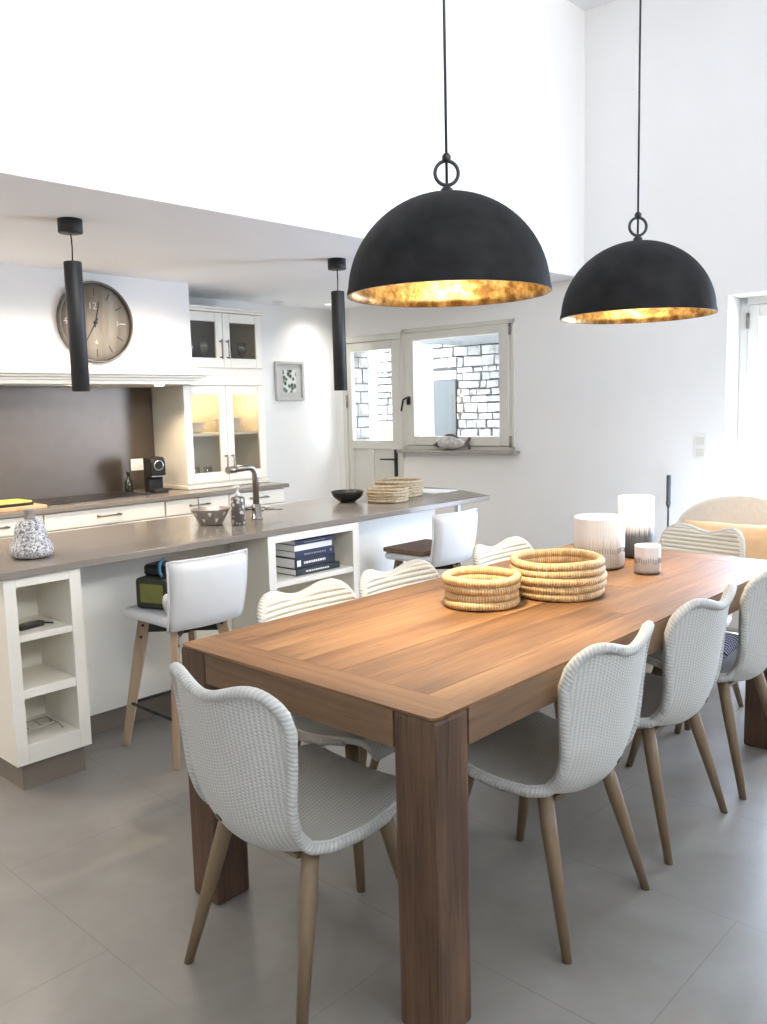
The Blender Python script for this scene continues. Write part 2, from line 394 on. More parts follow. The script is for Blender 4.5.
    def build(s, name, mats, parent=None, bevel=0, subsurf=0, recalc=True, smooth=False, weld=False):
        if weld: bmesh.ops.remove_doubles(s.bm, verts=s.bm.verts, dist=1e-5)
        if recalc: bmesh.ops.recalc_face_normals(s.bm, faces=s.bm.faces)
        me = bpy.data.meshes.new(name); s.bm.to_mesh(me); s.bm.free()
        o = bpy.data.objects.new(name, me); COL.objects.link(o)
        for m in (mats if isinstance(mats, (list, tuple)) else [mats]): me.materials.append(M[m] if isinstance(m, str) else m)
        if smooth:
            for p in me.polygons: p.use_smooth = True
        if bevel:
            md = o.modifiers.new('Bevel', 'BEVEL'); md.width = bevel; md.segments = 2; md.limit_method = 'ANGLE'; md.angle_limit = math.radians(50)
        if subsurf:
            md = o.modifiers.new('Sub', 'SUBSURF'); md.levels = subsurf; md.render_levels = subsurf
        if parent: o.parent = parent
        return o
def thing(name, label, cat, loc=(0, 0, 0), rz=0, group=None):
    o = bpy.data.objects.new(name, None); COL.objects.link(o); o.empty_display_size = .1
    o.location = loc; o.rotation_euler = (0, 0, rz); o['label'] = label; o['category'] = cat
    if group: o['group'] = group
    return o
def tag(o, label, cat, group=None, kind=None):
    o['label'] = label; o['category'] = cat
    if group: o['group'] = group
    if kind: o['kind'] = kind
    return o
def struct(o, label=None, cat=None):
    o['kind'] = 'structure'
    if label: o['label'] = label
    if cat: o['category'] = cat
    return o
def copy_tree(o, parent=None):
    c = o.copy(); COL.objects.link(c)
    if parent: c.parent = parent
    for ch in [x for x in o.children]: copy_tree(ch, c)
    return c
def rnd(lo, hi, r, seg=4):
    """rounded rectangle outline"""
    (x0, y0), (x1, y1) = lo, hi; out = []
    for cx, cy, a0 in ((x1 - r, y0 + r, -PI / 2), (x1 - r, y1 - r, 0), (x0 + r, y1 - r, PI / 2), (x0 + r, y0 + r, PI)):
        for k in range(seg + 1):
            a = a0 + PI / 2 * k / seg; out.append((cx + r * math.cos(a), cy + r * math.sin(a)))
    return out
def light(name, kind, loc, energy, col, parent=None, **kw):
    l = bpy.data.lights.new(name, kind); l.energy = energy; l.color = col
    for k, v in kw.items(): setattr(l, k, v)
    o = bpy.data.objects.new(name, l); COL.objects.link(o); o.location = loc
    if parent: o.parent = parent
    return o
def aim(o, target):
    d = Vector(target) - o.location
    o.rotation_euler = d.to_track_quat('-Z', 'Y').to_euler()
# ------------------------------------------------------------------ camera
cam = bpy.data.cameras.new('camera'); cam.sensor_fit = 'HORIZONTAL'; cam.sensor_width = 36
cam.lens = 847.88 / 767 * 36; cam.clip_end = 100
co = bpy.data.objects.new('camera', cam); COL.objects.link(co)
r0 = Vector((0.68127, -0.7316, -0.02504)); r1 = Vector((-0.10556, -0.06433, -0.99233)); r2 = Vector((0.72438, 0.67869, -0.12105))
mw = Matrix.Identity(4)
for i in range(3): mw[i][0] = r0[i]; mw[i][1] = -r1[i]; mw[i][2] = -r2[i]
mw[2][3] = 1.434; co.matrix_world = mw; SC.camera = co

# ------------------------------------------------------------------ room shell
CZ = 2.315          # kitchen ceiling
HZ = 4.09          # high ceiling
struct(MB().box((-2.2, -2.7, -.12), (5.95, 5.75, 0)).build('floor', 'floor'))
struct(MB().prism([(-2.2, -2.7), (5.95, -2.7), (5.95, 3.3), (-2.2, 3.35)], HZ, HZ + .15).build('ceiling', 'ceiling'))
struct(MB().prism([(-2.2, 3.197), (5.6, 3.142), (5.5, 5.57), (-2.2, 5.57)], CZ, CZ + .15).build('ceiling_kitchen', 'ceiling'))
struct(MB().prism([(-2.2, 3.195), (5.6, 3.14), (5.6, 3.34), (-2.2, 3.395)], CZ + .0015, HZ).build('wall_upper', 'wall'))
struct(MB().box((-2.2, 5.57, 0), (5.4, 5.75, CZ + .15)).build('wall_back', 'wall'))
# wall with door, window and french window, turned three degrees
W = math.atan2(-math.cos(math.radians(3)), math.sin(math.radians(3)))
WP = Vector((5.36, 5.57, 0))
Wm = Matrix.Translation(WP) @ Matrix.Rotation(W, 4, 'Z')
def onwall(u, w, z): return Wm @ Vector((u, w, z))
D0, D1, DT = .09, .77, 2.062
W0, W1, WB, WT = .77, 1.862, 1.085, 2.085
F0, F1, FT = 3.432, 5.35, 2.095
T = .34
mb = MB()
mb.box((-.15, 0, 0), (D0, T, HZ)); mb.box((D0, 0, DT), (D1, T, HZ)); mb.box((W0, 0, 0), (W1, T, WB)); mb.box((W0, 0, WT), (W1, T, HZ))
mb.box((W1, 0, 0), (F0, T, HZ)); mb.box((F0, 0, FT), (F1, T, HZ)); mb.box((F1, 0, 0), (8.2, T, HZ))
o = struct(mb.build('wall_right', 'wall')); o.matrix_world = Wm
# unseen sides behind the camera; the high opening is added to let light in
mb = MB()
mb.box((-2.2, -2.7, 0), (5.9, -2.5, 3.0)); mb.box((-2.2, -2.7, 3.75), (5.9, -2.5, HZ)); mb.box((-2.2, -2.7, 3.0), (-1.2, -2.5, 3.75)); mb.box((3.9, -2.7, 3.0), (5.9, -2.5, 3.75))
struct(mb.build('wall_front', 'wall'))
mb = MB()
mb.box((-2.2, -2.5, 0), (-2.0, 5.57, HZ))
struct(mb.build('wall_left', 'wall'))
# chimney breast over the hob
struct(MB().box((.2, 5.0, 1.74), (3.445, 5.57, CZ)).build('wall_chimney', 'wall'))

# rough stone jamb of the entrance, seen through the door glass
mb = MB(); mb.box((D0 - .002, .076, .02), (D0 + .004, T, DT - .06), mat=1); z = .02
while z < DT - .14:
    h = random.uniform(.07, .15); w_ = .078; cut = random.uniform(.15, .27)
    for q0, q1 in ((.078, cut), (cut, T - .004)):
        mb.box((D0 + .0035, q0 + .004, z + .004), (D0 + random.uniform(.018, .034), q1 - .004, min(DT - .06, z + h) - .005))
    z += h
o = struct(mb.build('trim_4', ['stone', 'mortar'], bevel=.005)); o.matrix_world = Wm
# ---- entrance door (door_1): half glazed, two lower panels
d1 = struct(thing('door_1', 'pale grey half-glazed entrance door with dark lever handle left of the window', 'door')); d1.matrix_world = Wm
J = 'joinery'
mb = MB()  # fixed frame
mb.box((D0, -.012, 0), (D0 + .045, .07, DT)); mb.box((D1 - .022, -.012, 0), (D1, .07, DT)); mb.box((D0, -.012, DT - .05), (D1, .07, DT))
mb.build('door_frame', J, d1, bevel=.004)
a, b = D0 + .047, D1 - .024
mb = MB()
mb.box((a, 0, .02), (a + .05, .05, DT - .052)); mb.box((b - .10, 0, .02), (b, .05, DT - .052))
mb.box((a + .05, 0, DT - .125), (b - .10, .05, DT - .052)); mb.box((a + .05, 0, 1.085), (b - .10, .05, 1.16)); mb.box((a + .05, 0, .02), (b - .10, .05, .2)); mb.box((.36, 0, .2), (.425, .05, 1.085))
leaf = mb.build('door_leaf', J, d1, bevel=.004)
for x0, x1 in ((a + .05, .36), (.425, b - .10)): MB().box((x0, .018, .2), (x1, .034, 1.085)).build('lower_panel', J, d1)
MB().box((a + .05, .02, 1.16), (b - .10, .028, DT - .125)).build('pane', 'glass', d1)
mb = MB(); mb.prism(rnd((.668, .85), (.698, 1.085), .012), -.012, 0, axis='y'); mb.tube([(.683, -.01, 1.0), (.683, -.05, 1.0), (.67, -.055, 1.0), (.55, -.055, 1.0)], .0085, 8)
mb.build('door_handle', 'black', d1)
for z in (1.45, .4): MB().lathe([(.009, z), (.009, z + .11)], (D0 + .045, -.008, 0), 10).build('hinge', 'nickel', d1)

# ---- window_1: tilt-turn single sash
w1 = struct(thing('window_1', 'pale grey framed window looking onto a white stone wall', 'window')); w1.matrix_world = Wm
mb = MB()
mb.box((W0, -.012, WB), (W0 + .05, .08, WT)); mb.box((W1 - .035, -.012, WB), (W1, .08, WT)); mb.box((W0, -.012, WT - .035), (W1, .08, WT)); mb.box((W0, -.012, WB), (W1, .08, WB + .035))
mb.build('window_frame', J, w1, bevel=.004)
sa, sb, sz0, sz1 = W0 + .053, W1 - .037, WB + .038, WT - .038
mb = MB()
mb.box((sa, -.03, sz0), (sa + .085, .055, sz1)); mb.box((sb - .085, -.03, sz0), (sb, .055, sz1)); mb.box((sa + .085, -.03, sz1 - .062), (sb - .085, .055, sz1)); mb.box((sa + .085, -.03, sz0), (sb - .085, .055, sz0 + .075))
mb.build('sash', J, w1, bevel=.006)
MB().box((sa + .085, .018, sz0 + .075), (sb - .085, .024, sz1 - .062)).build('pane', 'glass', w1)
mb = MB(); mb.prism(rnd((sa + .02, 1.46), (sa + .05, 1.53), .008), -.045, -.03, axis='y'); mb.tube([(sa + .035, -.04, 1.515), (sa + .035, -.075, 1.515), (sa + .01, -.08, 1.50), (sa - .01, -.08, 1.41)], .0085, 8)
mb.build('window_handle', 'black', w1)
for z in (WT - .12, WB + .03): MB().lathe([(.011, z), (.011, z + .085)], (W1 - .03, -.022, 0), 10).build('hinge', 'nickel', w1)
MB().box((W0 - .005, -.10, WB - .022), (W1 + .045, .0, WB + .003)).build('window_sill', 'joinery', w1, bevel=.005)
# the sill is slightly darker painted
w1.children[-1].data.materials[0] = plain('taupe sill paint', (.34, .315, .28), .5)

# ---- door_2: glazed french window at the right
d2 = struct(thing('door_2', 'tall white glazed french window with bright daylight at the right edge', 'door')); d2.matrix_world = Wm
mb = MB()
mb.box((F0, .25, 0), (F0 + .05, .32, FT)); mb.box((F1 - .05, .25, 0), (F1, .32, FT)); mb.box((F0, .25, FT - .05), (F1, .32, FT))
mb.build('door_frame', 'plastic', d2, bevel=.004)
for x0, x1 in ((F0 + .052, (F0 + F1) / 2 - .002), ((F0 + F1) / 2 + .002, F1 - .052)):
    mb = MB(); mb.box((x0, .24, .02), (x0 + .07, .30, FT - .052)); mb.box((x1 - .07, .24, .02), (x1, .30, FT - .052)); mb.box((x0 + .07, .24, FT - .13), (x1 - .07, .30, FT - .052)); mb.box((x0 + .07, .24, .02), (x1 - .07, .30, .14))
    lf = mb.build('door_leaf', 'plastic', d2, bevel=.004)
    MB().box((x0 + .07, .265, .14), (x1 - .07, .271, FT - .13)).build('pane', 'glass', lf)
    MB().lathe([(.01, FT - .2), (.01, FT - .1)], (x0 + .0, .232, 0), 10).build('hinge', 'nickel', lf)

# ------------------------------------------------------------------ outside
struct(MB().box((5.72, -6, -.3), (14, 14, -.15)).build('terrace', 'outside_ground'))
SX = 7.6
mb = MB(); mb.box((SX + .02, 3.0, -.15), (SX + .3, 9.5, 3.6), mat=1)
z = -.15
while z < 3.6:
    h = random.uniform(.055, .12); y = 3.0 - random.random() * .2
    while y < 9.5:
        w = random.uniform(.08, .26)
        if z < 1.85:
            if 5.93 <= y < 6.66: y = 6.66
            elif y < 5.93 < y + w: w = max(.03, 5.93 - y)
        if True:
            p = random.uniform(0, .035); g = .002
            zz0, zz1 = z + g, min(3.6, z + h) - g
            v0 = [(y + g + random.uniform(0, .013), zz0 + random.uniform(0, .013)), (y + w - g - random.uniform(0, .013), zz0 + random.uniform(0, .013)), (y + w - g - random.uniform(0, .015), zz1 - random.uniform(0, .013)), (y + g + random.uniform(0, .015), zz1 - random.uniform(0, .013))]
            mb.prism(v0, SX - p, SX + .125, axis='x')
        y += w
    z += h
struct(mb.build('wall_outside', ['stone', 'mortar'], bevel=.006))
dd = struct(thing('door_3', 'plain grey shutter door in the stone wall outside', 'door', (SX, 6.29, 0)))
MB().box((-.02, -.34, -.15), (.10, .34, 1.74)).build('door_leaf', 'outdoor_door', dd, bevel=.005)
MB().box((-.03, -.36, 1.74), (.10, .36, 1.84)).build('lintel', 'stone', dd, bevel=.008)
struct(MB().box((6.9, 5.87, -.15), (7.1, 6.03, 3.2)).build('trim_1', 'outside_white'))
struct(MB().box((6.95, 6.70, -.15), (7.1, 6.80, 3.2)).build('trim_2', 'outside_white'))
struct(MB().box((6.4, 4.2, 2.10), (SX - .05, 5.85, 2.25)).build('trim_3', 'soffit'))
tag(MB().box((6.93, 6.45, -.15), (7.13, 6.68, 1.24)).build('planter_box', 'wicker', bevel=.01), 'tall tan box standing outside behind the door glass', 'planter')

# ------------------------------------------------------------------ back kitchen run
LQ = 'lacquer'
def bar_handle(mb, x0, x1, y, z):
    mb.tube([(x0, y, z), (x0, y - .028, z)], .0075, 8); mb.tube([(x1, y, z), (x1, y - .028, z)], .0075, 8); mb.tube([(x0 - .012, y - .03, z), (x1 + .012, y - .03, z)], .0055, 8)
units = [(.9, 1.69, 'leftmost of the row under the yellow tray'), (1.693, 2.283, 'under the chopping board, left of the hob'), (2.287, 3.122, 'directly under the black hob'), (3.127, 3.648, 'under the coffee machine'), (3.652, 4.17, 'at the right end of the back run, behind the tap')]
for k, (x0, x1, where) in enumerate(units):
    t = thing('base_cabinet', 'cream kitchen drawer cabinet ' + where, 'cabinet', ((x0 + x1) / 2, 5.25, 0), 0, 'base cabinets along the back wall')
    h = (x1 - x0) / 2
    MB().box((-h, -.298, .12), (h, .30, .858)).build('carcass', LQ, t)
    MB().box((-h, -.24, 0), (h, .28, .12)).build('plinth', 'plinth', t)
    dr = MB().box((-h + .004, -.322, .752), (h - .004, -.299, .853)).build('drawer', LQ, t, bevel=.003)
    mb = MB(); w = .07; bar_handle(mb, -w, w, -.322, .808); mb.build('handle', 'nickel', dr)
    for s in (-1, 1):
        xa, xb = (-h + .004, -.002) if s < 0 else (.002, h - .004)
        mb = MB(); mb.box((xa, -.322, .13), (xa + .07, -.299, .745)); mb.box((xb - .07, -.322, .13), (xb, -.299, .745)); mb.box((xa + .07, -.322, .675), (xb - .07, -.299, .745)); mb.box((xa + .07, -.322, .13), (xb - .07, -.299, .2)); mb.box((xa + .07, -.309, .2), (xb - .07, -.299, .675))
        mb.build('door', LQ, t, bevel=.002)
tag(MB().box((.85, 4.908, .86), (4.20, 5.568, .89)).build('kitchen_worktop', 'stonetop', bevel=.003), 'long taupe stone worktop along the back wall carrying the hob', 'worktop')
tag(MB().box((.85, 5.552, .892), (3.455, 5.568, 1.63)).build('splashback', 'steel'), 'brushed steel splashback panel behind the hob', 'splashback')
hb = thing('hob', 'flat black glass hob set into the back worktop', 'hob', (2.74, 5.27, .8905))
MB().prism(rnd((-.40, -.20), (.40, .20), .012), 0, .006).build('glass_plate', 'black', hb)
for x, y, r in ((-.24, -.07, .075), (-.24, .09, .06), (.02, .03, .1), (.26, .08, .06), (.26, -.08, .08)):
    MB().lathe([(r, .0062), (r + .003, .0066), (r + .006, .0062)], (x, y, 0), 32, cap=False).build('cooking_zone', 'nickel', hb)
# hood mantel
hd = thing('hood_mantel', 'cream moulded mantel of the cooker hood under the wall clock', 'cooker hood', (1.9, 5.2, 1.62))
mb = MB()
def hbox(y0, x1, z0, z1): mb.box((-1.7, y0 - 5.2, z0 - 1.62), (x1 - 1.9, 4.997 - 5.2, z1 - 1.62))
hbox(4.93, 3.40, 1.63, 1.655); hbox(4.915, 3.435, 1.655, 1.672); hbox(4.885, 3.48, 1.672, 1.688); hbox(4.85, 3.525, 1.688, 1.712); hbox(4.885, 3.49, 1.712, 1.724); hbox(4.93, 3.45, 1.724, 1.745)
mb.build('moulding', LQ, hd, bevel=.004)
MB().box((-1.7, -.205, .01), (1.54, .35, .055)).build('underside', LQ, hd)
MB().box((-.2, -.12, .004), (.75, .2, .01)).build('filter_panel', 'nickel', hd)
for x in (2.0, 2.62, 3.20):
    s = MB().lathe([(.001, .004), (.03, .004), (.034, .010)], (x - 1.9, -.16, 0), 20, cap=False).build('hood_spotlight', 'spotglow', hd)
# glass cabinets
def glass_cabinet(label, z0, z1, shelfz, hz, top):
    X0, X1, Y0, Y1 = 3.462, 4.19, 5.172, 5.566; cx = (X0 + X1) / 2; H = z1 - z0
    t = thing('glass_cabinet', label, 'cabinet', (cx, 5.37, z0)); h = (X1 - X0) / 2; yf, yb = Y0 - 5.37, Y1 - 5.37
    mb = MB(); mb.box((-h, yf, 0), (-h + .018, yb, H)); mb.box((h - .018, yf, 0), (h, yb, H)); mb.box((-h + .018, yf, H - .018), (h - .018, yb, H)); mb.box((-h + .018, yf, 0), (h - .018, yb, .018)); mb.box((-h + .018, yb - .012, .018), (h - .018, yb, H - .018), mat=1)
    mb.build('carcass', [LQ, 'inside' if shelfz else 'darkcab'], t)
    if shelfz: MB().box((-h + .019, yf + .03, shelfz - z0 - .02), (h - .019, yb - .013, shelfz - z0)).build('shelf', LQ, t)
    for s in (-1, 1):
        xa, xb = (-h, -.0015) if s < 0 else (.0015, h); st = .062
        ya, yc = yf - .022, yf - .001
        mb = MB(); za, zb = .012, H - .004
        mb.box((xa, ya, za), (xa + st, yc, zb)); mb.box((xb - st, ya, za), (xb, yc, zb)); mb.box((xa + st, ya, zb - .065), (xb - st, yc, zb)); mb.box((xa + st, ya, za), (xb - st, yc, za + .07))
        d = mb.build('door', LQ, t, bevel=.003)
        MB().box((xa + st, yc - .009, za + .07), (xb - st, yc - .005, zb - .065)).build('pane', 'cabglass', d)
        mb = MB(); x = -.03 if s < 0 else .03
        for zz in (hz - z0, hz - z0 + .115): mb.tube([(x, ya, zz), (x, ya - .026, zz)], .006, 8)
        mb.tube([(x, ya - .028, hz - z0 - .012), (x, ya - .028, hz - z0 + .127)], .005, 8); mb.build('handle', 'nickel', d)
    if top:
        mb = MB(); mb.box((-h - .012, yf - .035, H), (h + .012, yb, H + .018)); mb.box((-h - .025, yf - .05, H + .018), (h + .025, yb, H + .036)); mb.build('cornice', LQ, t, bevel=.004)
        MB().box((-h, yf - .02, -.115), (h, yb, -.001)).build('filler_board', LQ, t)
    else:
        mb = MB(); mb.box((-h - .008, yf - .035, -.028), (h + .008, yb, -.001)); mb.build('base_moulding', LQ, t, bevel=.004)
    return t
glass_cabinet('cream lower glass door cabinet standing on the worktop, warmly lit inside', .9195, 1.632, 1.288, 1.0, False)
glass_cabinet('cream upper glass door cabinet just below the ceiling, dark inside', 1.748, 2.158, None, 1.835, True)
def goblet(name, loc, h, r, stem, lab, grp):
    mb = MB()
    if stem: mb.lathe([(r * .75, 0), (r * .75, .004), (.006, .010), (.005, h * .45), (r * .7, h * .55), (r, h * .8), (r * .85, h), (r * .82, h), (r * .95, h * .8), (r * .6, h * .57)], (0, 0, 0), 20, cap=False)
    else: mb.lathe([(r * .8, 0), (r, h), (r * .93, h), (r * .75, .006)], (0, 0, 0), 20)
    o = mb.build(name, 'clear'); o.location = loc; return tag(o, lab, 'glass', grp)
g0 = [(3.56, 5.30), (3.66, 5.33), (3.75, 5.29), (3.90, 5.30), (4.0, 5.33), (4.10, 5.29)]
for i, (x, y) in enumerate(g0): goblet('wine_glass', (x, y, 1.7665), .19, .036, True, 'clear stemmed glass in a row behind the upper cabinet doors', 'stemmed glasses in the upper cabinet')
for i, (x, y) in enumerate([(3.56, 5.27), (3.64, 5.31), (3.72, 5.27), (3.93, 5.29), (4.02, 5.31)]): goblet('tumbler', (x, y, .938), .10, .034, False, 'clear tumbler on the bottom board of the lower cabinet', 'tumblers in the lower cabinet')
def stack(loc, n, r, lab):
    for k in range(n):
        o = MB().lathe([(r * .55, 0), (r * .6, .004), (r, .016), (r * .985, .019), (r * .58, .0075), (.001, .007)], (0, 0, 0), 32, cap=True).build('plate', 'porcelain'); o.location = (loc[0], loc[1], loc[2] + k * .0125)
        tag(o, lab, 'plate', 'plates stacked in the lower cabinet')
stack((3.66, 5.36, 1.2885), 6, .11, 'white plate in the left stack on the lit cabinet shelf')
stack((3.99, 5.36, 1.2885), 8, .12, 'white plate in the right stack on the lit cabinet shelf')
# coffee machine and small things on the back worktop
cm = thing('coffee_machine', 'black capsule coffee machine against the lit cabinet side', 'coffee machine', (3.262, 5.26, .8905), math.radians(-12))
mb = MB(); mb.prism([(.075, 0), (.075, .245), (.02, .25), (-.06, .245), (-.085, .21), (-.085, .115), (-.02, .1), (-.02, 0)], -.055, .055, axis='x'); mb.build('body', 'black', cm, bevel=.012)
MB().box((-.05, -.13, 0), (.05, -.021, .028)).build('drip_tray', 'blackmetal', cm, bevel=.006)
MB().lathe([(.030, -.010), (.036, -.010), (.036, .0), (.030, .0), (.030, -.010)], (0, -.0855, .19), 28, axis='y', cap=False).build('ring_trim', 'chrome', cm)
MB().box((-.052, -.092, .112), (.052, -.03, .118)).build('chrome_strip', 'chrome', cm)
mb = MB(); mb.tube([(.02, .077, .02), (.02, .10, .005), (.10, .15, .004), (.16, .10, .004)], .004, 6); mb.build('power_cable', 'black', cm)
bt = thing('oil_bottle', 'small dark green bottle beside the coffee machine', 'bottle', (3.15, 5.42, .8905))
MB().lathe([(.028, 0), (.03, .01), (.03, .075), (.012, .10), (.011, .125), (.001, .125)], (0, 0, 0), 24).build('body', 'greenbottle', bt)
MB().lathe([(.013, .1255), (.013, .145), (.001, .146)], (0, 0, 0), 16).build('stopper', 'black', bt)
ot = thing('wall_outlet', 'white double power socket on the steel splashback', 'socket', (3.302, 5.551, 1.073))
MB().prism(rnd((-.055, -.042), (.055, .042), .006), -.010, 0, axis='y').build('cover_plate', 'plastic', ot, bevel=.002)
for x in (-.027, .027): MB().lathe([(.001, -.012), (.018, -.012), (.021, -.0101)], (x, 0, 0), 20, axis='y', cap=False).build('socket_insert', 'porcelain', ot)
tag(MB().prism(rnd((1.75, 4.96), (2.335, 5.30), .02), .8905, .909).build('chopping_board', 'board', bevel=.003), 'pale wooden chopping board on the back worktop left of the hob', 'chopping board')
tr = thing('serving_tray', 'dark tray with a yellow green printed top on the chopping board', 'tray', (2.03, 5.13, .9095), .03)
MB().prism(rnd((-.25, -.11), (.25, .11), .02), 0, .016).build('tray_body', 'black', tr, bevel=.003)
MB().prism(rnd((-.245, -.105), (.245, .105), .02), .0165, .028).build('printed_top', 'yellow', tr, bevel=.003)

# wall clock
ck = thing('wall_clock', 'large round clock with grey wooden dial and silver rim on the chimney breast', 'clock', (2.735, 4.998, 2.012))
R = .25
MB().lathe([(R - .014, -.003), (R - .013, -.036), (R - .007, -.043), (R, -.038), (R, -.002)], (0, 0, 0), 64, axis='y', cap=False).build('rim', 'silver', ck)
MB().lathe([(.001, -.012), (R - .0145, -.012), (R - .0145, -.003), (.001, -.003)], (0, 0, 0), 64, axis='y', cap=False).build('dial', 'dial', ck)
mb = MB()
for k in range(12):
    a = PI / 6 * k; r0_, r1_ = R * .66, R * .84
    m4 = Matrix.Rotation(-a, 4, 'Y'); pale = k in (3, 9)
    # tick: local box around +z rotated about y
    mb.box((-.0028, -.0135, r0_), (.0028, -.0118, r1_), mat=1 if pale else 0, M4=Matrix.Rotation(a, 4, 'Y'))
mb.build('hour_mark', ['clockhand', 'numeral'], ck)
def hand(name, a, ln, w):
    mb = MB(); mb.prism([(-w, -.03), (w, -.03), (w * .5, ln), (-w * .5, ln)], -.0175, -.0145, axis='y', tf=lambda p: Matrix.Rotation(a, 4, 'Y') @ Vector(p)); mb.build(name, 'clockhand', ck)
hand('hour_hand', math.radians(13), .13, .0045); hand('minute_hand', math.radians(211), .19, .004)
MB().lathe([(.001, -.021), (.011, -.021), (.013, -.0125)], (0, 0, 0), 20, axis='y', cap=False).build('hub', 'clockhand', ck)
def text(body, size, loc, rot, mat, name, parent=None, ext=.0006):
    cu = bpy.data.curves.new(name, 'FONT'); cu.body = body; cu.size = size; cu.align_x = 'CENTER'; cu.align_y = 'CENTER'; cu.extrude = ext
    ob = bpy.data.objects.new(name, cu); COL.objects.link(ob)
    dg = bpy.context.evaluated_depsgraph_get(); me = bpy.data.meshes.new_from_object(ob.evaluated_get(dg)); bpy.data.objects.remove(ob)
    o = bpy.data.objects.new(name, me); COL.objects.link(o); o.location = loc; o.rotation_euler = rot; me.materials.clear(); me.materials.append(M[mat])
    if parent: o.parent = parent
    return o
text('12', .06, (-.015, -.0135, .10), (PI / 2, 0, 0), 'numeral', 'numeral', ck)
text('9', .05, (-.19, -.0135, .0), (PI / 2, 0, 0), 'numeral', 'numeral', ck)
text('6', .04, (.0, -.0135, -.12), (PI / 2, 0, 0), 'numeral', 'numeral', ck)
text('3', .04, (.15, -.0135, .0), (PI / 2, 0, 0), 'numeral', 'numeral', ck)
# picture
pc = thing('framed_picture', 'small pale framed botanical print on the white wall right of the cabinets', 'picture', (4.80, 5.568, 1.685))
mb = MB(); a, b, w = .155, .165, .024
mb.box((-a, -.032, -b), (-a + w, -.001, b)); mb.box((a - w, -.032, -b), (a, -.001, b)); mb.box((-a + w, -.032, b - w), (a - w, -.001, b)); mb.box((-a + w, -.032, -b), (a - w, -.001, -b + w))
mb.build('frame', 'picframe', pc, bevel=.004)
MB().box((-a + w, -.012, -b + w), (a - w, -.002, b - w)).build('mount', 'picmount', pc)
MB().box((-.072, -.0145, -.095), (.072, -.0125, .095)).build('print', 'print', pc)
# small wall box high by the corner
dt = thing('wall_detector', 'small pale box high on the wall in the corner by the door', 'detector'); dt.matrix_world = Matrix.Translation(onwall(.045, -.001, 2.115)) @ Matrix.Rotation(W, 4, 'Z')
MB().prism(rnd((-.04, -.05), (.04, .05), .01), -.03, 0, axis='y').build('housing', 'plastic', dt, bevel=.004)
# ceiling spots
for (x, y, lab, g) in ((4.58, 5.40, 'recessed ceiling spotlight nearest the upper glass cabinet', 'nickel'), (5.01, 5.27, 'lit recessed ceiling spotlight close to the corner above the door', 'coolglow')):
    t = thing('ceiling_spotlight', lab, 'spotlight', (x, y, CZ - .001), 0, 'recessed kitchen ceiling spotlights')
    MB().lathe([(.032, -.002), (.042, -.008), (.048, 0)], (0, 0, 0), 28, cap=False).build('bezel', 'plastic', t)
    MB().lathe([(.001, -.001), (.032, -.002)], (0, 0, 0), 28, cap=False).build('lamp_face', g, t)
# ------------------------------------------------------------------ kitchen island
ib = thing('island_cabinet', 'cream panelled kitchen island body under the taupe counter', 'kitchen island', (2.7, 3.7, 0))
MB().box((-1.412, -.235, .105), (1.48, .235, .838)).build('carcass', LQ, ib)
MB().box((-1.37, -.205, 0), (1.46, .21, .104)).build('plinth', 'plinth', ib)
mb = MB(); mb.box((-1.436, -.235, .105), (-1.413, -.16, .838)); mb.box((-1.436, .16, .105), (-1.413, .235, .838)); mb.box((-1.436, -.16, .76), (-1.413, .16, .838)); mb.box((-1.436, -.16, .105), (-1.413, .16, .19)); mb.build('end_panel', LQ, ib, bevel=.003)
tag(MB().prism([(1.245, 3.122), (4.37, 3.165), (4.60, 3.60), (4.63, 3.95), (1.245, 4.03)], .84, .87).build('island_countertop', 'stonetop', bevel=.003), 'long taupe stone counter of the kitchen island with pointed right end', 'countertop')
def shelf_unit(label, x0, x1, shelves):
    y0, y1 = 3.148, 3.460; z0, z1 = .11, .8385; cx = (x0 + x1) / 2; h = (x1 - x0) / 2; fr = .047
    t = thing('open_shelf_unit', label, 'shelf unit', (cx, y0, 0)); D = y1 - y0
    mb = MB(); mb.box((-h, 0, z0), (-h + fr, D - .002, z1)); mb.box((h - fr, 0, z0), (h, D - .002, z1)); mb.box((-h + fr, 0, z1 - .038), (h - fr, D - .002, z1)); mb.box((-h + fr, 0, z0), (h - fr, D - .002, z0 + .075)); mb.build('carcass', LQ, t, bevel=.002)
    MB().box((-h + fr, D - .014, z0 + .075), (h - fr, D - .003, z1 - .038)).build('back_panel', 'inside', t)
    for zt, th in shelves: MB().box((-h + fr, .004, zt - th), (h - fr, D - .015, zt)).build('shelf', LQ, t, bevel=.002)
    MB().box((-h + .03, .032, 0), (h - .02, D - .002, .109)).build('plinth', 'plinth', t)
    return t
shelf_unit('narrow cream open shelf unit at the left end of the island', 1.287, 1.592, [(.614, .026), (.402, .036)])
shelf_unit('cream open shelf unit holding the stack of books under the counter', 2.545, 3.165, [(.607, .028), (.36, .03)])
sl = thing('counter_support', 'slim pale metal support under the overhanging counter end behind the far stool', 'support', (4.40, 3.45, 0))
MB().box((-.015, -.015, .004), (.015, .015, .834)).build('post', 'plastic', sl, bevel=.003)
MB().box((-.06, -.06, 0), (.06, .06, .004)).build('foot_plate', 'plastic', sl)
MB().box((-.10, -.06, .8345), (.06, .06, .8395)).build('top_plate', 'plastic', sl)
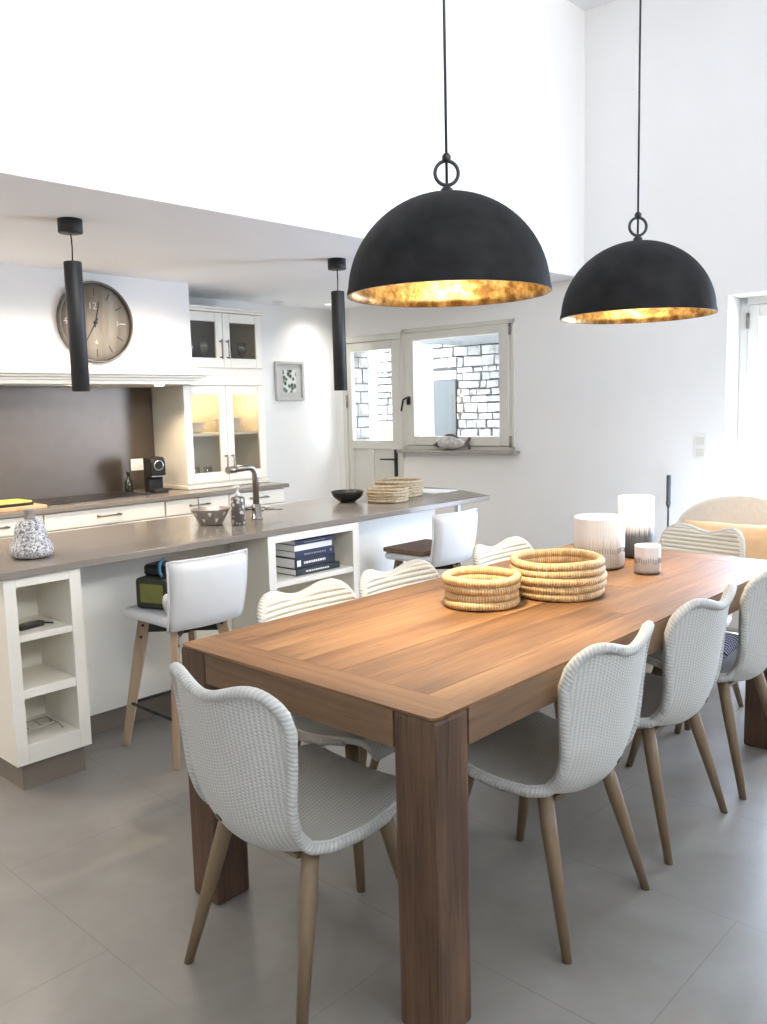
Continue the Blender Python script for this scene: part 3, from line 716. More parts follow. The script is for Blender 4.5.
# things on the left shelf unit
gd = thing('gadget', 'small black gadget lying on the top shelf of the narrow unit', 'gadget', (1.42, 3.25, .6145), math.radians(12))
MB().prism(rnd((-.055, -.022), (.055, .022), .008), 0, .018).build('body', 'black', gd, bevel=.003)
MB().box((-.03, -.014, .0182), (.03, .014, .021)).build('screen', 'nickel', gd)
mb = MB(); mb.tube([(.05, .0, .008), (.075, -.01, .004), (.085, -.03, .004)], .004, 6); mb.build('strap', 'black', gd)
ws = thing('wire_stand', 'thin dark wire stand on the bottom shelf of the narrow unit', 'wire stand', (1.43, 3.27, .1855))
mb = MB()
for y in (-.05, .05):
    mb.tube([(-.075, y, .002), (-.06, y, .03), (.06, y, .03), (.08, y, .002)], .0022, 6)
for x in (-.055, 0, .055): mb.tube([(x, -.05, .031), (x, .05, .031)], .002, 6)
mb.build('wire_frame', 'nickel', ws)
ws2 = None
# books: five lying flat
BK = [(.305, .21, .034, 'blackbook', 'black paperback with white lettering, lowest of the stack'), (.285, .215, .052, 'navy2', 'thick dark book with a white motif on the spine, second from the bottom'), (.265, .20, .036, 'navy', 'navy blue book with emblem in the middle of the stack'), (.262, .20, .030, 'paper', 'white spined book in the stack, under the topmost'), (.268, .205, .024, 'navy', 'navy book with light lettering lying topmost on the stack')]
z = .6078
for k, (w, d, h, m, lab) in enumerate(BK):
    t = thing('book', lab, 'book', (2.752, 3.19 + .006 * (k % 2), z), math.radians((0, 1.5, -1, 1, 0)[k]), 'books stacked in the island shelf')
    mb = MB(); mb.box((0, 0, 0), (w, d, .003)); mb.box((0, 0, h - .003), (w, d, h)); mb.box((0, 0, .003), (w, .004, h - .003)); mb.build('cover', m, t, bevel=.0012)
    MB().box((.004, .0045, .0032), (w - .004, d - .005, h - .0032)).build('pages', 'paper', t)
    if m != 'paper':
        mb = MB(); x = w * .22; rr = random.Random(k)
        while x < w * .75:
            l = rr.uniform(.006, .016); mb.box((x, -.0012, h * .38), (x + l, -.0002, h * .60)); x += l + .005
        if k == 1:
            MB().box((w * .05, -.0012, h * .2), (w * .14, -.0002, h * .8)).build('spine_motif', 'porcelain', t)
        if k == 2:
            MB().lathe([(.001, -.0012), (.008, -.0012), (.008, -.0002)], (w * .9, 0, h * .5), 12, axis='y', cap=False).build('spine_emblem', 'greyceramic', t)
        mb.build('spine_lettering', 'greyceramic' if k in (2, 4) else 'porcelain', t)
    z += h + .0008
# pumpkin
pk = thing('ceramic_pumpkin', 'black and white mottled pumpkin ornament on the near end of the counter', 'ornament', (1.505, 3.375, .871))
def lob(t, z): return 1 + .075 * abs(math.sin(4 * t)) - .03
MB().lathe([(.055, 0), (.074, .006), (.083, .028), (.079, .052), (.064, .070), (.061, .09), (.056, .118), (.047, .144), (.035, .154), (.018, .156), (.001, .154)], (0, 0, 0), 96, mod=lob).build('body', 'speckle', pk, smooth=True)
MB().lathe([(.024, .147), (.019, .162), (.016, .178), (.021, .192), (.019, .196), (.001, .196)], (.002, 0, 0), 16, mod=lambda t, z: 1 + .15 * math.sin(5 * t)).build('stem', 'greyceramic', pk)
# bowl with spots and its neighbours
bw = thing('spotted_bowl', 'grey bowl with white motifs standing by the sink tap', 'bowl', (2.525, 3.57, .871))
MB().lathe([(.052, 0), (.058, .004), (.098, .078), (.099, .081), (.095, .081), (.055, .008), (.001, .007)], (0, 0, 0), 48).build('body', 'greyceramic', bw)
mb = MB()
for k in range(14):
    a = 2 * PI * k / 14; zz = .06 if k % 2 else .028; r = .058 + (zz - .004) / .074 * .04
    c = Vector((math.cos(a), math.sin(a), 0)); e = Vector((-math.sin(a), math.cos(a), 0)); n_ = (c * .074 - Vector((0, 0, .04))).normalized(); u_ = n_.cross(e)
    def disc(cx, cy, rad):
        pts = [c * (r + .0012) + Vector((0, 0, zz)) + e * (cx + rad * math.cos(q)) - u_ * (cy + rad * math.sin(q)) for q in [2 * PI * j / 10 for j in range(10)]]
        mb.quad(pts)
    disc(0, 0, .007); disc(-.005, -.006, .004); disc(.005, -.006, .004); disc(0, .008, .0045)
mb.build('motif', 'porcelain', bw)
sp = thing('soap_dispenser', 'flower printed soap bottle with white pump beside the tap', 'soap dispenser', (2.60, 3.44, .871))
MB().lathe([(.033, 0), (.036, .004), (.036, .13), (.030, .140), (.012, .143), (.001, .143)], (0, 0, 0), 32).build('bottle', 'soap', sp)
mb = MB(); mb.lathe([(.013, .1435), (.013, .16), (.006, .165), (.006, .185), (.012, .187), (.012, .197), (.001, .198)], (0, 0, 0), 20); mb.tube([(0, 0, .192), (-.035, -.005, .190)], .005, 8); mb.build('pump', 'plastic', sp)
fc = thing('sink_tap', 'grey steel angled sink tap rising from the island counter', 'tap', (2.80, 3.545, .8705))
MB().lathe([(.032, 0), (.032, .006), (.024, .010), (.024, .075), (.018, .08), (.001, .081)], (0, 0, 0), 28).build('tap_body', 'nickel', fc)
arc = [(0, 0, .078), (0, 0, .235)] + [(-.04 + .04 * math.cos(a), -.0 , .235 + .04 * math.sin(a)) for a in [PI / 2 * k / 6 for k in range(1, 7)]] + [(-.16, -.01, .272)]
MB().tube(arc, .0165, 14).build('spout', 'nickel', fc)
MB().tube([(-.13, -.008, .2722), (-.185, -.012, .271)], .019, 14).build('spray_head', 'nickel', fc)
mb = MB(); mb.tube([(.018, 0, .045), (.05, 0, .05)], .011, 10); mb.tube([(.05, 0, .05), (.16, -.02, .035)], [.009, .004], 10); mb.build('lever', 'nickel', fc)
mb = MB(); mb.tube([(-.02, 0, .058), (-.075, -.01, .060)], .009, 10); mb.build('side_rest', 'steel', fc)
# dish brush handle standing in bowl is only a thin upright: a spoon
so = thing('spoon', 'thin upright spoon sticking up in the spotted bowl', 'spoon', (2.49, 3.60, .879)); mb = MB(); mb.tube([(0, 0, .004), (-.01, .005, .06), (-.012, .006, .135)], .0032, 8); mb.build('handle', 'steel', so)
mb = MB(); mb.lathe([(.001, 0), (.012, .004), (.014, .012), (.004, .02)], (0, 0, 0), 14); mb.build('spoon_bowl', 'steel', so)
bb = tag(MB().lathe([(.045, 0), (.05, .003), (.09, .035), (.101, .064), (.099, .068), (.094, .066), (.085, .038), (.045, .009), (.001, .008)], (0, 0, 0), 48).build('black_bowl', 'black'), 'shallow round black bowl on the island counter', 'bowl'); bb.location = (3.63, 3.70, .871)
for i, (x, y, s) in enumerate([(3.60, 3.69, .019), (3.64, 3.72, .018), (3.67, 3.68, .017), (3.625, 3.655, .017)]):
    o = MB().lathe([(.001, -s), (s * .7, -s * .7), (s, 0), (s * .7, s * .7), (.001, s)], (0, 0, 0), 14).build('nut', 'greyceramic', subsurf=1); o.location = (x, y, .871 + .0115 + s + (.003 if i != 0 else 0)); tag(o, 'small dark round nut lying in the black bowl', 'nut', 'nuts in the black bowl')
def coil_basket(name, label, loc, r, h, rad, mat, ov=1.0, rz=0, bulge=.0):
    t = thing(name, label, 'basket', loc, rz)
    mb = MB(); nc = int(round(h / (rad * 1.78))); nseg = 72; turns = nc
    rr_ = random.Random(int(r * 1000))
    ph = [rr_.random() * 6 for _ in range(8)]
    for k in range(nc):
        z = rad + k * rad * 1.78; rk = r - rad + .004 * math.sin(k * 1.7 + ph[0]) + bulge * k / nc
        pts = []
        for i in range(nseg):
            a = 2 * PI * i / nseg; q = rk * (1 + .012 * math.sin(2 * a + ph[1 + k % 6])); pts.append((q * math.cos(a), q * math.sin(a) * ov, z + .0018 * math.sin(3 * a + ph[k % 7])))
        mb.tube(pts, rad, 12, closed=True)
    mb.build('coiled_wall', mat, t)
    mb = MB(); k = 0; q = r - 2.4 * rad
    while q > rad:
        mb.tube([(q * math.cos(2 * PI * i / 48), q * math.sin(2 * PI * i / 48) * ov, rad * .8) for i in range(48)], rad * .8, 8, closed=True); q -= rad * 1.7
    mb.build('coiled_bottom', mat, t)
    return t
coil_basket('coil_basket', 'small pale coiled basket nearest the black bowl on the island', (3.785, 3.505, .871), .126, .088, .0095, 'coilpale')
coil_basket('coil_basket', 'wider pale coiled basket behind the small one on the island', (4.08, 3.68, .871), .158, .096, .0095, 'coilpale')
for k, (x, y, a, lab) in enumerate([(4.42, 3.66, .2, 'white paper sheet on the pointed end of the counter, upper one'), (4.40, 3.68, -.15, 'white paper sheet lying under another on the pointed counter end')][::-1]):
    o = MB().box((-.1, -.145, 0), (.1, .145, .0015)).build('paper_sheet', 'paper'); o.location = (x, y, .8705 + .0018 * k); o.rotation_euler = (0, 0, a); tag(o, lab, 'paper')

# ------------------------------------------------------------------ bar stools
def make_stool(label):
    t = thing('bar_stool', label, 'bar stool', (0, 0, 0), 0, 'bar stools along the island')
    sd = .20
    # seat pad
    mb = MB(); mb.prism(rnd((-sd + .01, -.195), (sd - .01, .18), .045, 6), .575, .618); s = mb.build('seat', 'leather', t, bevel=.018)
    # curved back panel
    rows = []; 
    def face(off, flip):
        out = []
        for i in range(13):
            v = i / 12; z = .562 + v * .290; yb = -.200 - .04 * v - .012 * math.sin(v * PI)
            row = []
            for j in range(15):
                u = -1 + 2 * j / 14; ed = max(0, abs(u) - .82) / .18; ez = max(0, v - .86) / .14
                th = .022 * math.sqrt(max(0, 1 - max(ed, 0) ** 2.5)) * math.sqrt(max(.0, 1 - ez ** 2.5)) * math.sqrt(min(1, v * 8 + .05))
                row.append((u * (sd - .004 - .012 * (1 - v)), yb + .03 * u * u + off * th, z))
            out.append(row)
        return out
    mb = MB(); mb.grid(face(1, 0)); mb.grid(face(-1, 1), flip=True); bk = mb.build('backrest', 'leather', t, weld=True, smooth=True)
    # piping round the back
    pts = []
    f0 = face(0, 0)
    pts = [f0[i][0] for i in range(0, 13)] + [f0[12][j] for j in range(1, 14)] + [f0[i][14] for i in range(12, -1, -1)]
    MB().tube([(p[0] * 1.004, p[1] - .0, p[2]) for p in pts], .0048, 8).build('piping', 'leather', bk)
    for sx in (-1, 1):
        for sy in (-1, 1):
            top = Vector((sx * .115, sy * .115, .565)); bot = Vector((sx * .195, sy * .195, 0))
            ax = (bot - top).normalized(); e1 = Vector((sx, sy, 0)).normalized(); e1 = (e1 - ax * e1.dot(ax)).normalized(); e2 = ax.cross(e1)
            mb = MB(); vs = []
            for p, w, d in ((top, .024, .014), (top.lerp(bot, .25), .025, .015), (bot, .016, .012)):
                vs.append([mb.bm.verts.new(p + e1 * a * w + e2 * b_ * d) for a, b_ in ((-1, -1), (1, -1), (1, 1), (-1, 1))])
            mb.bm.faces.new(vs[0][::-1]); mb.bm.faces.new(vs[2])
            for k in range(2):
                for j in range(4): mb.bm.faces.new((vs[k][j], vs[k][(j + 1) % 4], vs[k + 1][(j + 1) % 4], vs[k + 1][j]))
            for v in vs[2]: v.co.z = 0
            lg = mb.build('leg', 'oakpale', t, bevel=.004)
            m2 = MB()
            for q in (.05, .14):
                p = top.lerp(bot, q); m2.tube([p - e2 * .0175, p + e2 * .0175], .007, 10)
            m2.build('bolt', 'blackmetal', lg)
    mb = MB()
    for a in (PI / 4, -PI / 4):
        mb.box((-.155, -.009, .505), (.155, .009, .54), M4=Matrix.Rotation(a, 4, 'Z'))
    mb.lathe([(.03, .50), (.03, .574)], (0, 0, 0), 20); mb.box((-.09, -.09, .562), (.09, .09, .574)); mb.build('cross_bracket', 'blackmetal', t)
    mb = MB(); q = .172; z = .19
    c4_ = [(-q, -q, z), (q, -q, z), (q, q, z), (-q, q, z)]
    for k in range(4): mb.tube([c4_[k], c4_[(k + 1) % 4]], .0065, 8)
    mb.build('foot_rail', 'blackmetal', t)
    return t
st = make_stool('white leatherette bar stool carrying a bag, at the left part of the island'); st.location = (2.01, 3.085, 0)
s2 = copy_tree(st); s2['label'] = 'white leatherette bar stool with brown board on its seat, farther along the island'; s2.location = (3.69, 3.12, 0)
tag(MB().box((3.50, 2.99, .6195), (3.88, 3.29, .645)).build('wooden_board', 'cushionwood', bevel=.004), 'flat brown board lying on the seat of the far bar stool', 'board')
bg = thing('shoulder_bag', 'dark olive bag with blue strap standing on the seat of the near bar stool', 'bag', (1.945, 3.118, .6195), math.radians(18))
mb = MB(); mb.prism(rnd((-.075, -.085), (.10, .10), .03), 0, .13); mb.build('body', 'darkgreen', bg, bevel=.015)
MB().box((-.079, -.06, .03), (-.0755, .06, .11)).build('front_panel', 'olive', bg, bevel=.002)
mb = MB(); mb.prism(rnd((-.03, -.075), (.10, .09), .03), .1315, .18); mb.build('top_flap', 'black', bg, bevel=.012)
mb = MB(); mb.tube([(-.05, -.04, .136), (-.055, -.03, .16), (-.03, -.01, .187), (.02, .02, .188), (.08, .06, .186)], .007, 8); mb.build('strap', 'blue', bg)
rl = tag(MB().lathe([(.014, -.10), (.044, -.10), (.044, .10), (.014, .10), (.014, -.10)], (0, 0, 0), 32, axis='x', cap=False).build('paper_roll', 'paper'), 'white paper roll lying on the near bar stool behind its back', 'paper roll'); rl.location = (1.965, 2.961, .6195 + .0450)

# ------------------------------------------------------------------ dining table
TX0, TX1, TY0, TY1, TH = 1.342, 3.615, 1.124, 2.083, .77
tb = thing('dining_table', 'long solid teak dining table with thick square legs', 'dining table', ((TX0 + TX1) / 2, (TY0 + TY1) / 2, 0))
hx, hy = (TX1 - TX0) / 2, (TY1 - TY0) / 2; LW = .122
mb = MB(); zt = TH - .007; bw_ = .115
rc = .022
arc_ = lambda cx, cy, a0: [(cx + rc * math.cos(a0 + PI / 2 * k / 5), cy + rc * math.sin(a0 + PI / 2 * k / 5)) for k in range(6)]
mb.prism([(-hx + bw_, -hy), (-hx + bw_, hy)] + arc_(-hx + rc, hy - rc, PI / 2) + arc_(-hx + rc, -hy + rc, PI), zt, TH, grain='y', tone=.35)
mb.prism([(hx - bw_, hy), (hx - bw_, -hy)] + arc_(hx - rc, -hy + rc, -PI / 2) + arc_(hx - rc, hy - rc, 0), zt, TH, grain='y', tone=-.3)
ys = [-hy, -hy + .115]; n = 5; w = (2 * hy - .23) / n
ys += [-hy + .115 + w * k for k in range(1, n + 1)] + [hy]
for k in range(len(ys) - 1):
    cuts = [-hx + bw_] + ([random.uniform(-.5, .5)] if 0 < k < 6 else []) + [hx - bw_]
    for q in range(len(cuts) - 1):
        mb.box((cuts[q] + .0006, ys[k] + .0005, zt), (cuts[q + 1] - .0006, ys[k + 1] - .0005, TH - random.uniform(0, .0006)), grain='x', tone=random.uniform(-.7, .7))
mb.build('tabletop', 'teak', tb, bevel=.0005)
za = .675
for s in (-1, 1):
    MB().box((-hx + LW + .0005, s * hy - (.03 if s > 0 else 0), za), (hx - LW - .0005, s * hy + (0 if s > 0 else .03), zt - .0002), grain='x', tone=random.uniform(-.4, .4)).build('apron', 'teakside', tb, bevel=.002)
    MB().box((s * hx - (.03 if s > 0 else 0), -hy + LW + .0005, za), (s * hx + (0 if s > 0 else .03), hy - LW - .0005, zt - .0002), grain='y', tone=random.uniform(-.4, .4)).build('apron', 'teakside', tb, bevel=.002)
for sx in (-1, 1):
    for sy in (-1, 1):
        x0 = -hx if sx < 0 else hx - LW; y0 = -hy if sy < 0 else hy - LW
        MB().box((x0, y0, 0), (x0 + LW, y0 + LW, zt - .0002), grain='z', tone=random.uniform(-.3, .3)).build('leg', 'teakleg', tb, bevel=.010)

# ------------------------------------------------------------------ loom dining chairs
PROF = [(.238, .402), (.240, .428), (.215, .445), (.15, .441), (.05, .421), (-.05, .398), (-.112, .386), (-.168, .397), (-.206, .440), (-.227, .515), (-.242, .620), (-.259, .715), (-.273, .793)]
WID = [.175, .192, .205, .218, .222, .216, .204, .190, .184, .190, .203, .213, .216]
def cr(P, t):
    n = len(P) - 1; x = t * n; i = min(int(x), n - 1); f = x - i
    def g(k): return Vector(P[max(0, min(n, k))]) if isinstance(P[0], tuple) else P[max(0, min(n, k))]
    p0, p1, p2, p3 = g(i - 1), g(i), g(i + 1), g(i + 2)
    return .5 * (2 * p1 + (p2 - p0) * f + (2 * p0 - 5 * p1 + 4 * p2 - p3) * f * f + (3 * p1 - p0 - 3 * p2 + p3) * f ** 3)
NS = 120
SAMP = [(cr(PROF, k / NS), cr(WID, k / NS)) for k in range(NS + 1)]
LEN = [0]
for k in range(NS): LEN.append(LEN[-1] + (SAMP[k + 1][0] - SAMP[k][0]).length)
def at_len(l):
    l = max(0, min(LEN[-1] - 1e-6, l)); k = 0
    lo, hi = 0, NS
    while hi - lo > 1:
        md = (lo + hi) // 2
        if LEN[md] <= l: lo = md
        else: hi = md
    f = (l - LEN[lo]) / (LEN[lo + 1] - LEN[lo])
    p = SAMP[lo][0].lerp(SAMP[lo + 1][0], f); w = SAMP[lo][1] * (1 - f) + SAMP[lo + 1][1] * f
    t = (SAMP[lo + 1][0] - SAMP[lo][0]).normalized()
    return p, w, t
TOTAL = LEN[-1]; LB = LEN[int(NS * 7 / 12)]      # seat | backrest seam at the bend
def top_off(u):
    a = abs(u)
    if a < .62: return .026 * (1 - math.cos(PI * a / .62)) / 2
    q = (a - .62) / .38
    return .026 - .105 * (1 - math.sqrt(max(0, 1 - q * q)))
def shell(u, l, off):
    """u -1..1 across, l length along the profile, off towards the sitter"""
    k = max(0, (l - LB) / (TOTAL - LB)); ll = l + k ** 1.3 * top_off(u)
    ext = max(0, ll - TOTAL); p, w, t = at_len(ll); p = p + t * ext
    nrm = Vector((-t[1], t[0])) * -1       # (y,z) normal towards the sitter
    a = l / TOTAL
    s_ = l / TOTAL; cup = .010 + .038 * math.exp(-((l - LB + .02) / .13) ** 2) + .052 * k ** .7
    d = off + cup * abs(u) ** 2.0
    return Vector((w * u, p[0] + nrm[0] * d, p[1] + nrm[1] * d))
TK = .020
def uvals(n): return [math.sin(PI / 2 * (-1 + 2 * j / n)) * .35 + (-1 + 2 * j / n) * .65 for j in range(n + 1)]
US = uvals(32)
def shell_part(name, l0, l1, rows, parent, mats, ends):
    ls = [l0 + (l1 - l0) * i / rows for i in range(rows + 1)]
    mb = MB()
    def wat(l): return at_len(l)[1]
    inn = [[shell(u, l, TK / 2) for u in US] for l in ls]; out = [[shell(u, l, -TK / 2) for u in US] for l in ls]
    uvs = [[(u * .235, l + (max(0, (l - LB) / (TOTAL - LB)) ** 1.3) * top_off(u)) for u in US] for l in ls]
    uvo = [[(u * wat(l), l) for u in US] for l in ls]
    mb.grid(inn, 0, uvs); mb.grid(out, 1, uvo, flip=True)
    mb.grid([[inn[i][0] for i in range(rows + 1)], [out[i][0] for i in range(rows + 1)]], 1); mb.grid([[inn[i][-1] for i in range(rows + 1)], [out[i][-1] for i in range(rows + 1)]], 1, flip=True)
    if ends[0]: mb.grid([inn[0], out[0]], 1, flip=True)
    if ends[1]: mb.grid([inn[-1], out[-1]], 1)
    return mb.build(name, mats, parent, weld=True)
def make_chair(label):
    t = thing('dining_chair', label, 'chair', (0, 0, 0), 0, 'loom chairs round the dining table')
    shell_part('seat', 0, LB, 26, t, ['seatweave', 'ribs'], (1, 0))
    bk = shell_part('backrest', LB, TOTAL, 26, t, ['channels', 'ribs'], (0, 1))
    RO = -.009
    pts = [shell(1, TOTAL * i / 40, RO) for i in range(5, 41)] + [shell(u, TOTAL, RO) for u in US[::-1][1:-1]] + [shell(-1, TOTAL * i / 40, RO) for i in range(40, 4, -1)]
    MB().tube(pts, [.0145 if 3 < i < len(pts) - 4 else .009 for i in range(len(pts))], 10).build('braided_rim', 'braid', t)
    for sx in (-1, 1):
        for sy in (-1, 1):
            top = Vector((sx * .155, sy * .12 + .01, .424 if sy > 0 else .416)); bot = Vector((sx * .222, sy * .222, 0))
            mb = MB(); mb.tube([top, top.lerp(bot, .3), bot], [.0215, .021, .013], 14)
            for v in mb.bm.verts:
                if v.co.z < .02: v.co.z = 0
            mb.build('leg', 'oak', t)
    mb = MB(); mb.box((-.12, -.125, .366), (.12, -.097, .380)); mb.box((-.13, .115, .394), (.13, .143, .412)); mb.prism([(-.097, .367), (-.097, .379), (.115, .408), (.115, .395)], -.02, .02, axis='x'); mb.build('underframe', 'oak', t, bevel=.004)
    return t
def add_tag(ch, side):
    u, l = side * .34, LB + .07
    p = shell(u, l, -TK / 2 - .0015); p1 = shell(u + .05, l, -TK / 2 - .0015); p2 = shell(u, l + .02, -TK / 2 - .0015)
    e = (p1 - p).normalized(); f = (p2 - p).normalized(); nn = e.cross(f)
    mb = MB(); A = [p + e * .015 * math.cos(q) + f * .008 * math.sin(q) for q in [2 * PI * k / 20 for k in range(20)]]
    vs = [mb.bm.verts.new(v - nn * .002 * -1) for v in A]; v2 = [mb.bm.verts.new(v - nn * .002) for v in A]
    mb.bm.faces.new(vs); mb.bm.faces.new(v2[::-1])
    for k in range(20): mb.bm.faces.new((vs[k], v2[k], v2[(k + 1) % 20], vs[(k + 1) % 20]))
    mb.build('maker_tag', 'tag', ch)
c0 = make_chair('pale woven loom chair at the near head of the table, back towards the viewer'); 
spots = [(2.015, 1.290, 0, 'pale woven chair at the right side of the table, nearest the front leg', 1),
         (2.635, 1.298, 0, 'pale woven chair, middle of the three on the right side of the table', 1),
         (3.223, 1.286, 0, 'pale woven chair with striped cushion on the right side of the table, farthest', 1),
         (1.90, 1.925, PI, 'cream woven chair on the island side of the table, nearest of three', 1),
         (2.375, 1.925, PI, 'cream woven chair on the island side, right of the nearest one, facing the small basket', 1),
         (3.085, 1.94, PI, 'cream woven chair on the island side of the table, farthest, beside the far bar stool', 1),
         (3.765, 1.675, PI / 2 - .16, 'cream woven chair at the far head of the table in front of the peach cushion', 1)]
chairs = []
for x, y, a, lab, sd in spots:
    c = copy_tree(c0); c.location = (x, y, 0); c.rotation_euler = (0, 0, a); c['label'] = lab; chairs.append(c); add_tag(c, sd)
c0.location = (1.367, 1.595, 0); c0.rotation_euler = (0, 0, -PI / 2); add_tag(c0, -1)
def pillow(name, w, h, d, mat, n=18):
    mb = MB()
    def side(s):
        g = []
        for i in range(n + 1):
            row = []
            for j in range(n + 1):
                u = -1 + 2 * i / n; v = -1 + 2 * j / n
                q = max(0, (1 - u ** 4) * (1 - v ** 4)) ** .5; pin = 1 - .07 * (1 - abs(u)) ** 1 * abs(v) ** 6
                row.append((u * w / 2 * (1 - .06 * (1 - v * v) * abs(u) ** 4), s * d / 2 * q * (1 + .06 * math.sin(9 * u + 4 * v)), v * h / 2 * (1 - .08 * (1 - u * u) * abs(v) ** 4)))
            g.append(row)
        return g
    mb.grid(side(1)); mb.grid(side(-1), flip=True); return mb.build(name, mat, weld=True, smooth=True)
pw = pillow('seat_cushion', .30, .28, .06, 'stripe'); pw.rotation_euler = (PI / 2, 0, .1); pw.location = (3.225, 1.32, .488); tag(pw, 'blue striped cushion on the seat of the farthest right side chair', 'cushion')

# ------------------------------------------------------------------ things on the dining table
coil_basket('table_basket', 'small round coiled seagrass basket, left one on the dining table', (2.272, 1.685, TH + .0012), .130, .110, .0145, 'coil')
coil_basket('table_basket', 'larger coiled seagrass basket behind the small one on the dining table', (2.572, 1.575, TH + .0012), .170, .125, .0145, 'coil', ov=1.0)
def ribbed(label, loc, r, h, mat, name='candle_holder', nr=60, band=None, wax=False):
    t = thing(name, label, 'candle holder', loc, 0, 'ribbed glass candle holders on the table')
    md = lambda a, z: 1 + .012 * abs(math.sin(nr / 2 * a)) 
    MB().lathe([(r * .9, 0), (r * .985, .006), (r, .015), (r, h - .006), (r * .98, h), (r * .94, h), (r * .93, .012), (.001, .011)], (0, 0, 0), nr * 4, mod=md).build('glass_body', mat, t)
    if band:
        mb = MB()
        for k in range(nr):
            a = 2 * PI * k / nr; mb.box((-.0008, -.0008, -.010), (.0008, .0008, .010), M4=Matrix.Translation((r * 1.010 * math.cos(a), r * 1.010 * math.sin(a), band + .004 * math.sin(7 * a))) @ Matrix.Rotation(a, 4, 'Z'))
        mb.build('dark_band', 'blackband', t)
    if wax: MB().lathe([(r * .9, .013), (r * .9, h * wax), (.001, h * wax)], (0, 0, 0), 40).build('candle', 'wax', t)
    return t
ribbed('wide beige ribbed glass candle holder with dark streak band on the table', (3.10, 1.70, TH + .0012), .100, .205, 'candlebig', band=.075, wax=.55)
ribbed('tall candle holder, white above and charcoal below, behind the wide one', (3.40, 1.69, TH + .0012), .075, .26, 'candletall', wax=.85)
ribbed('smallest pale ribbed glass candle holder on the table', (3.09, 1.485, TH + .0012), .049, .108, 'candlesmall', nr=36, band=.05, wax=.5)

# ------------------------------------------------------------------ pendants
def make_dome(label, x, y, z, tilt):
    t = thing('dome_pendant', label, 'pendant lamp', (x, y, z), 0, 'dome pendants over the table')
    R = .296; K = 22
    pr = [(R * math.cos(PI / 2 * k / K), R * .965 * math.sin(PI / 2 * k / K)) for k in range(K)] + [(.004, R * .965)]
    sh = MB().lathe([(R + .004, -.004), (R + .004, .004)] + [(a + .0005, b) for a, b in pr[1:]], (0, 0, 0), 96, cap=False).build('shade', 'dome', t)
    MB().lathe([(R + .004, -.0045), (R - .006, -.004)] + [(max(.004, a - .006), b * .975) for a, b in pr[1:]], (0, 0, 0), 96, cap=False).build('gold_lining', 'gold', t)
    mb = MB(); mb.lathe([(.018, R * .955), (.018, R * .965 + .010), (.010, R * .965 + .018), (.001, R * .965 + .02)], (0, 0, 0), 20)
    rc = R * .965 + .02 + .036; a = math.radians(47)
    mb.tube([(.034 * math.cos(q) * math.sin(a), -.034 * math.cos(q) * math.cos(a), rc + .034 * math.sin(q)) for q in [2 * PI * k / 36 for k in range(36)]], .0055, 10, closed=True)
    mb.build('hanging_ring', 'blackmetal', t)
    MB().lathe([(.008, rc + .030), (.013, rc + .036), (.013, rc + .048), (.006, rc + .056), (.001, rc + .057)], (0, 0, 0), 16).build('cord_grip', 'blackmetal', t)
    MB().tube([(0, 0, R * .97), (.0, 0, rc + .6), (.002, 0, rc + 1.1), (0, 0, HZ - z - .03)], .0042, 8).build('cord', 'blackmetal', t)
    MB().lathe([(.06, HZ - z - .001), (.06, HZ - z - .03), (.052, HZ - z - .036), (.001, HZ - z - .036)], (0, 0, 0), 32).build('ceiling_rose', 'blackmetal', t)
    MB().lathe([(.02, .2), (.02, R * .93)], (0, 0, 0), 16).build('bulb_holder', 'blackmetal', t)
    MB().lathe([(.001, .075), (.022, .082), (.034, .105), (.036, .125), (.028, .155), (.018, .19), (.018, .1995)], (0, 0, 0), 24, cap=False).build('bulb', 'bulb', t)
    light('bulb_light', 'POINT', (0, 0, .045), PEND_W, (1, .76, .46), t, shadow_soft_size=.035)
    light('bulb_spot_light', 'SPOT', (0, 0, .07), 130, (1, .84, .58), t, shadow_soft_size=.03, spot_size=math.radians(82), spot_blend=1.0)
    return t
PEND_W = 12
M['bulb'] = emit('warm bulb', (1, .78, .5), 8)
make_dome('charcoal dome pendant lamp with gold inside, nearer and left of the two', 2.012, 1.60, 1.766, 0)
make_dome('charcoal dome pendant lamp with gold inside, farther and right of the two', 3.209, 1.60, 1.776, 0)
def make_tube(label, x, y):
    t = thing('tube_pendant', label, 'pendant lamp', (x, y, CZ), 0, 'black tube pendants over the island')
    MB().lathe([(.001, -.060), (.052, -.060), (.054, -.056), (.054, -.0005)], (0, 0, 0), 36, cap=True).build('ceiling_canopy', 'blackmetal', t)
    MB().tube([(0, 0, -.06), (.003, 0, -.12), (0, 0, -.19)], .0035, 8).build('cord', 'blackmetal', t)
    MB().lathe([(.001, -.186), (.0375, -.186), (.0395, -.190), (.0395, -.765), (.036, -.767), (.036, -.755), (.001, -.755)], (0, 0, 0), 40).build('tube_shade', 'blackmetal', t)
    MB().lathe([(.001, -.7625), (.0355, -.7625)], (0, 0, 0), 28, cap=False).build('diffuser', 'lampglow', t)
    return t
make_tube('slim black tube pendant lamp hanging in front of the wall clock', 1.943, 3.712)
make_tube('slim black tube pendant lamp hanging in front of the entrance door', 3.59, 3.69)

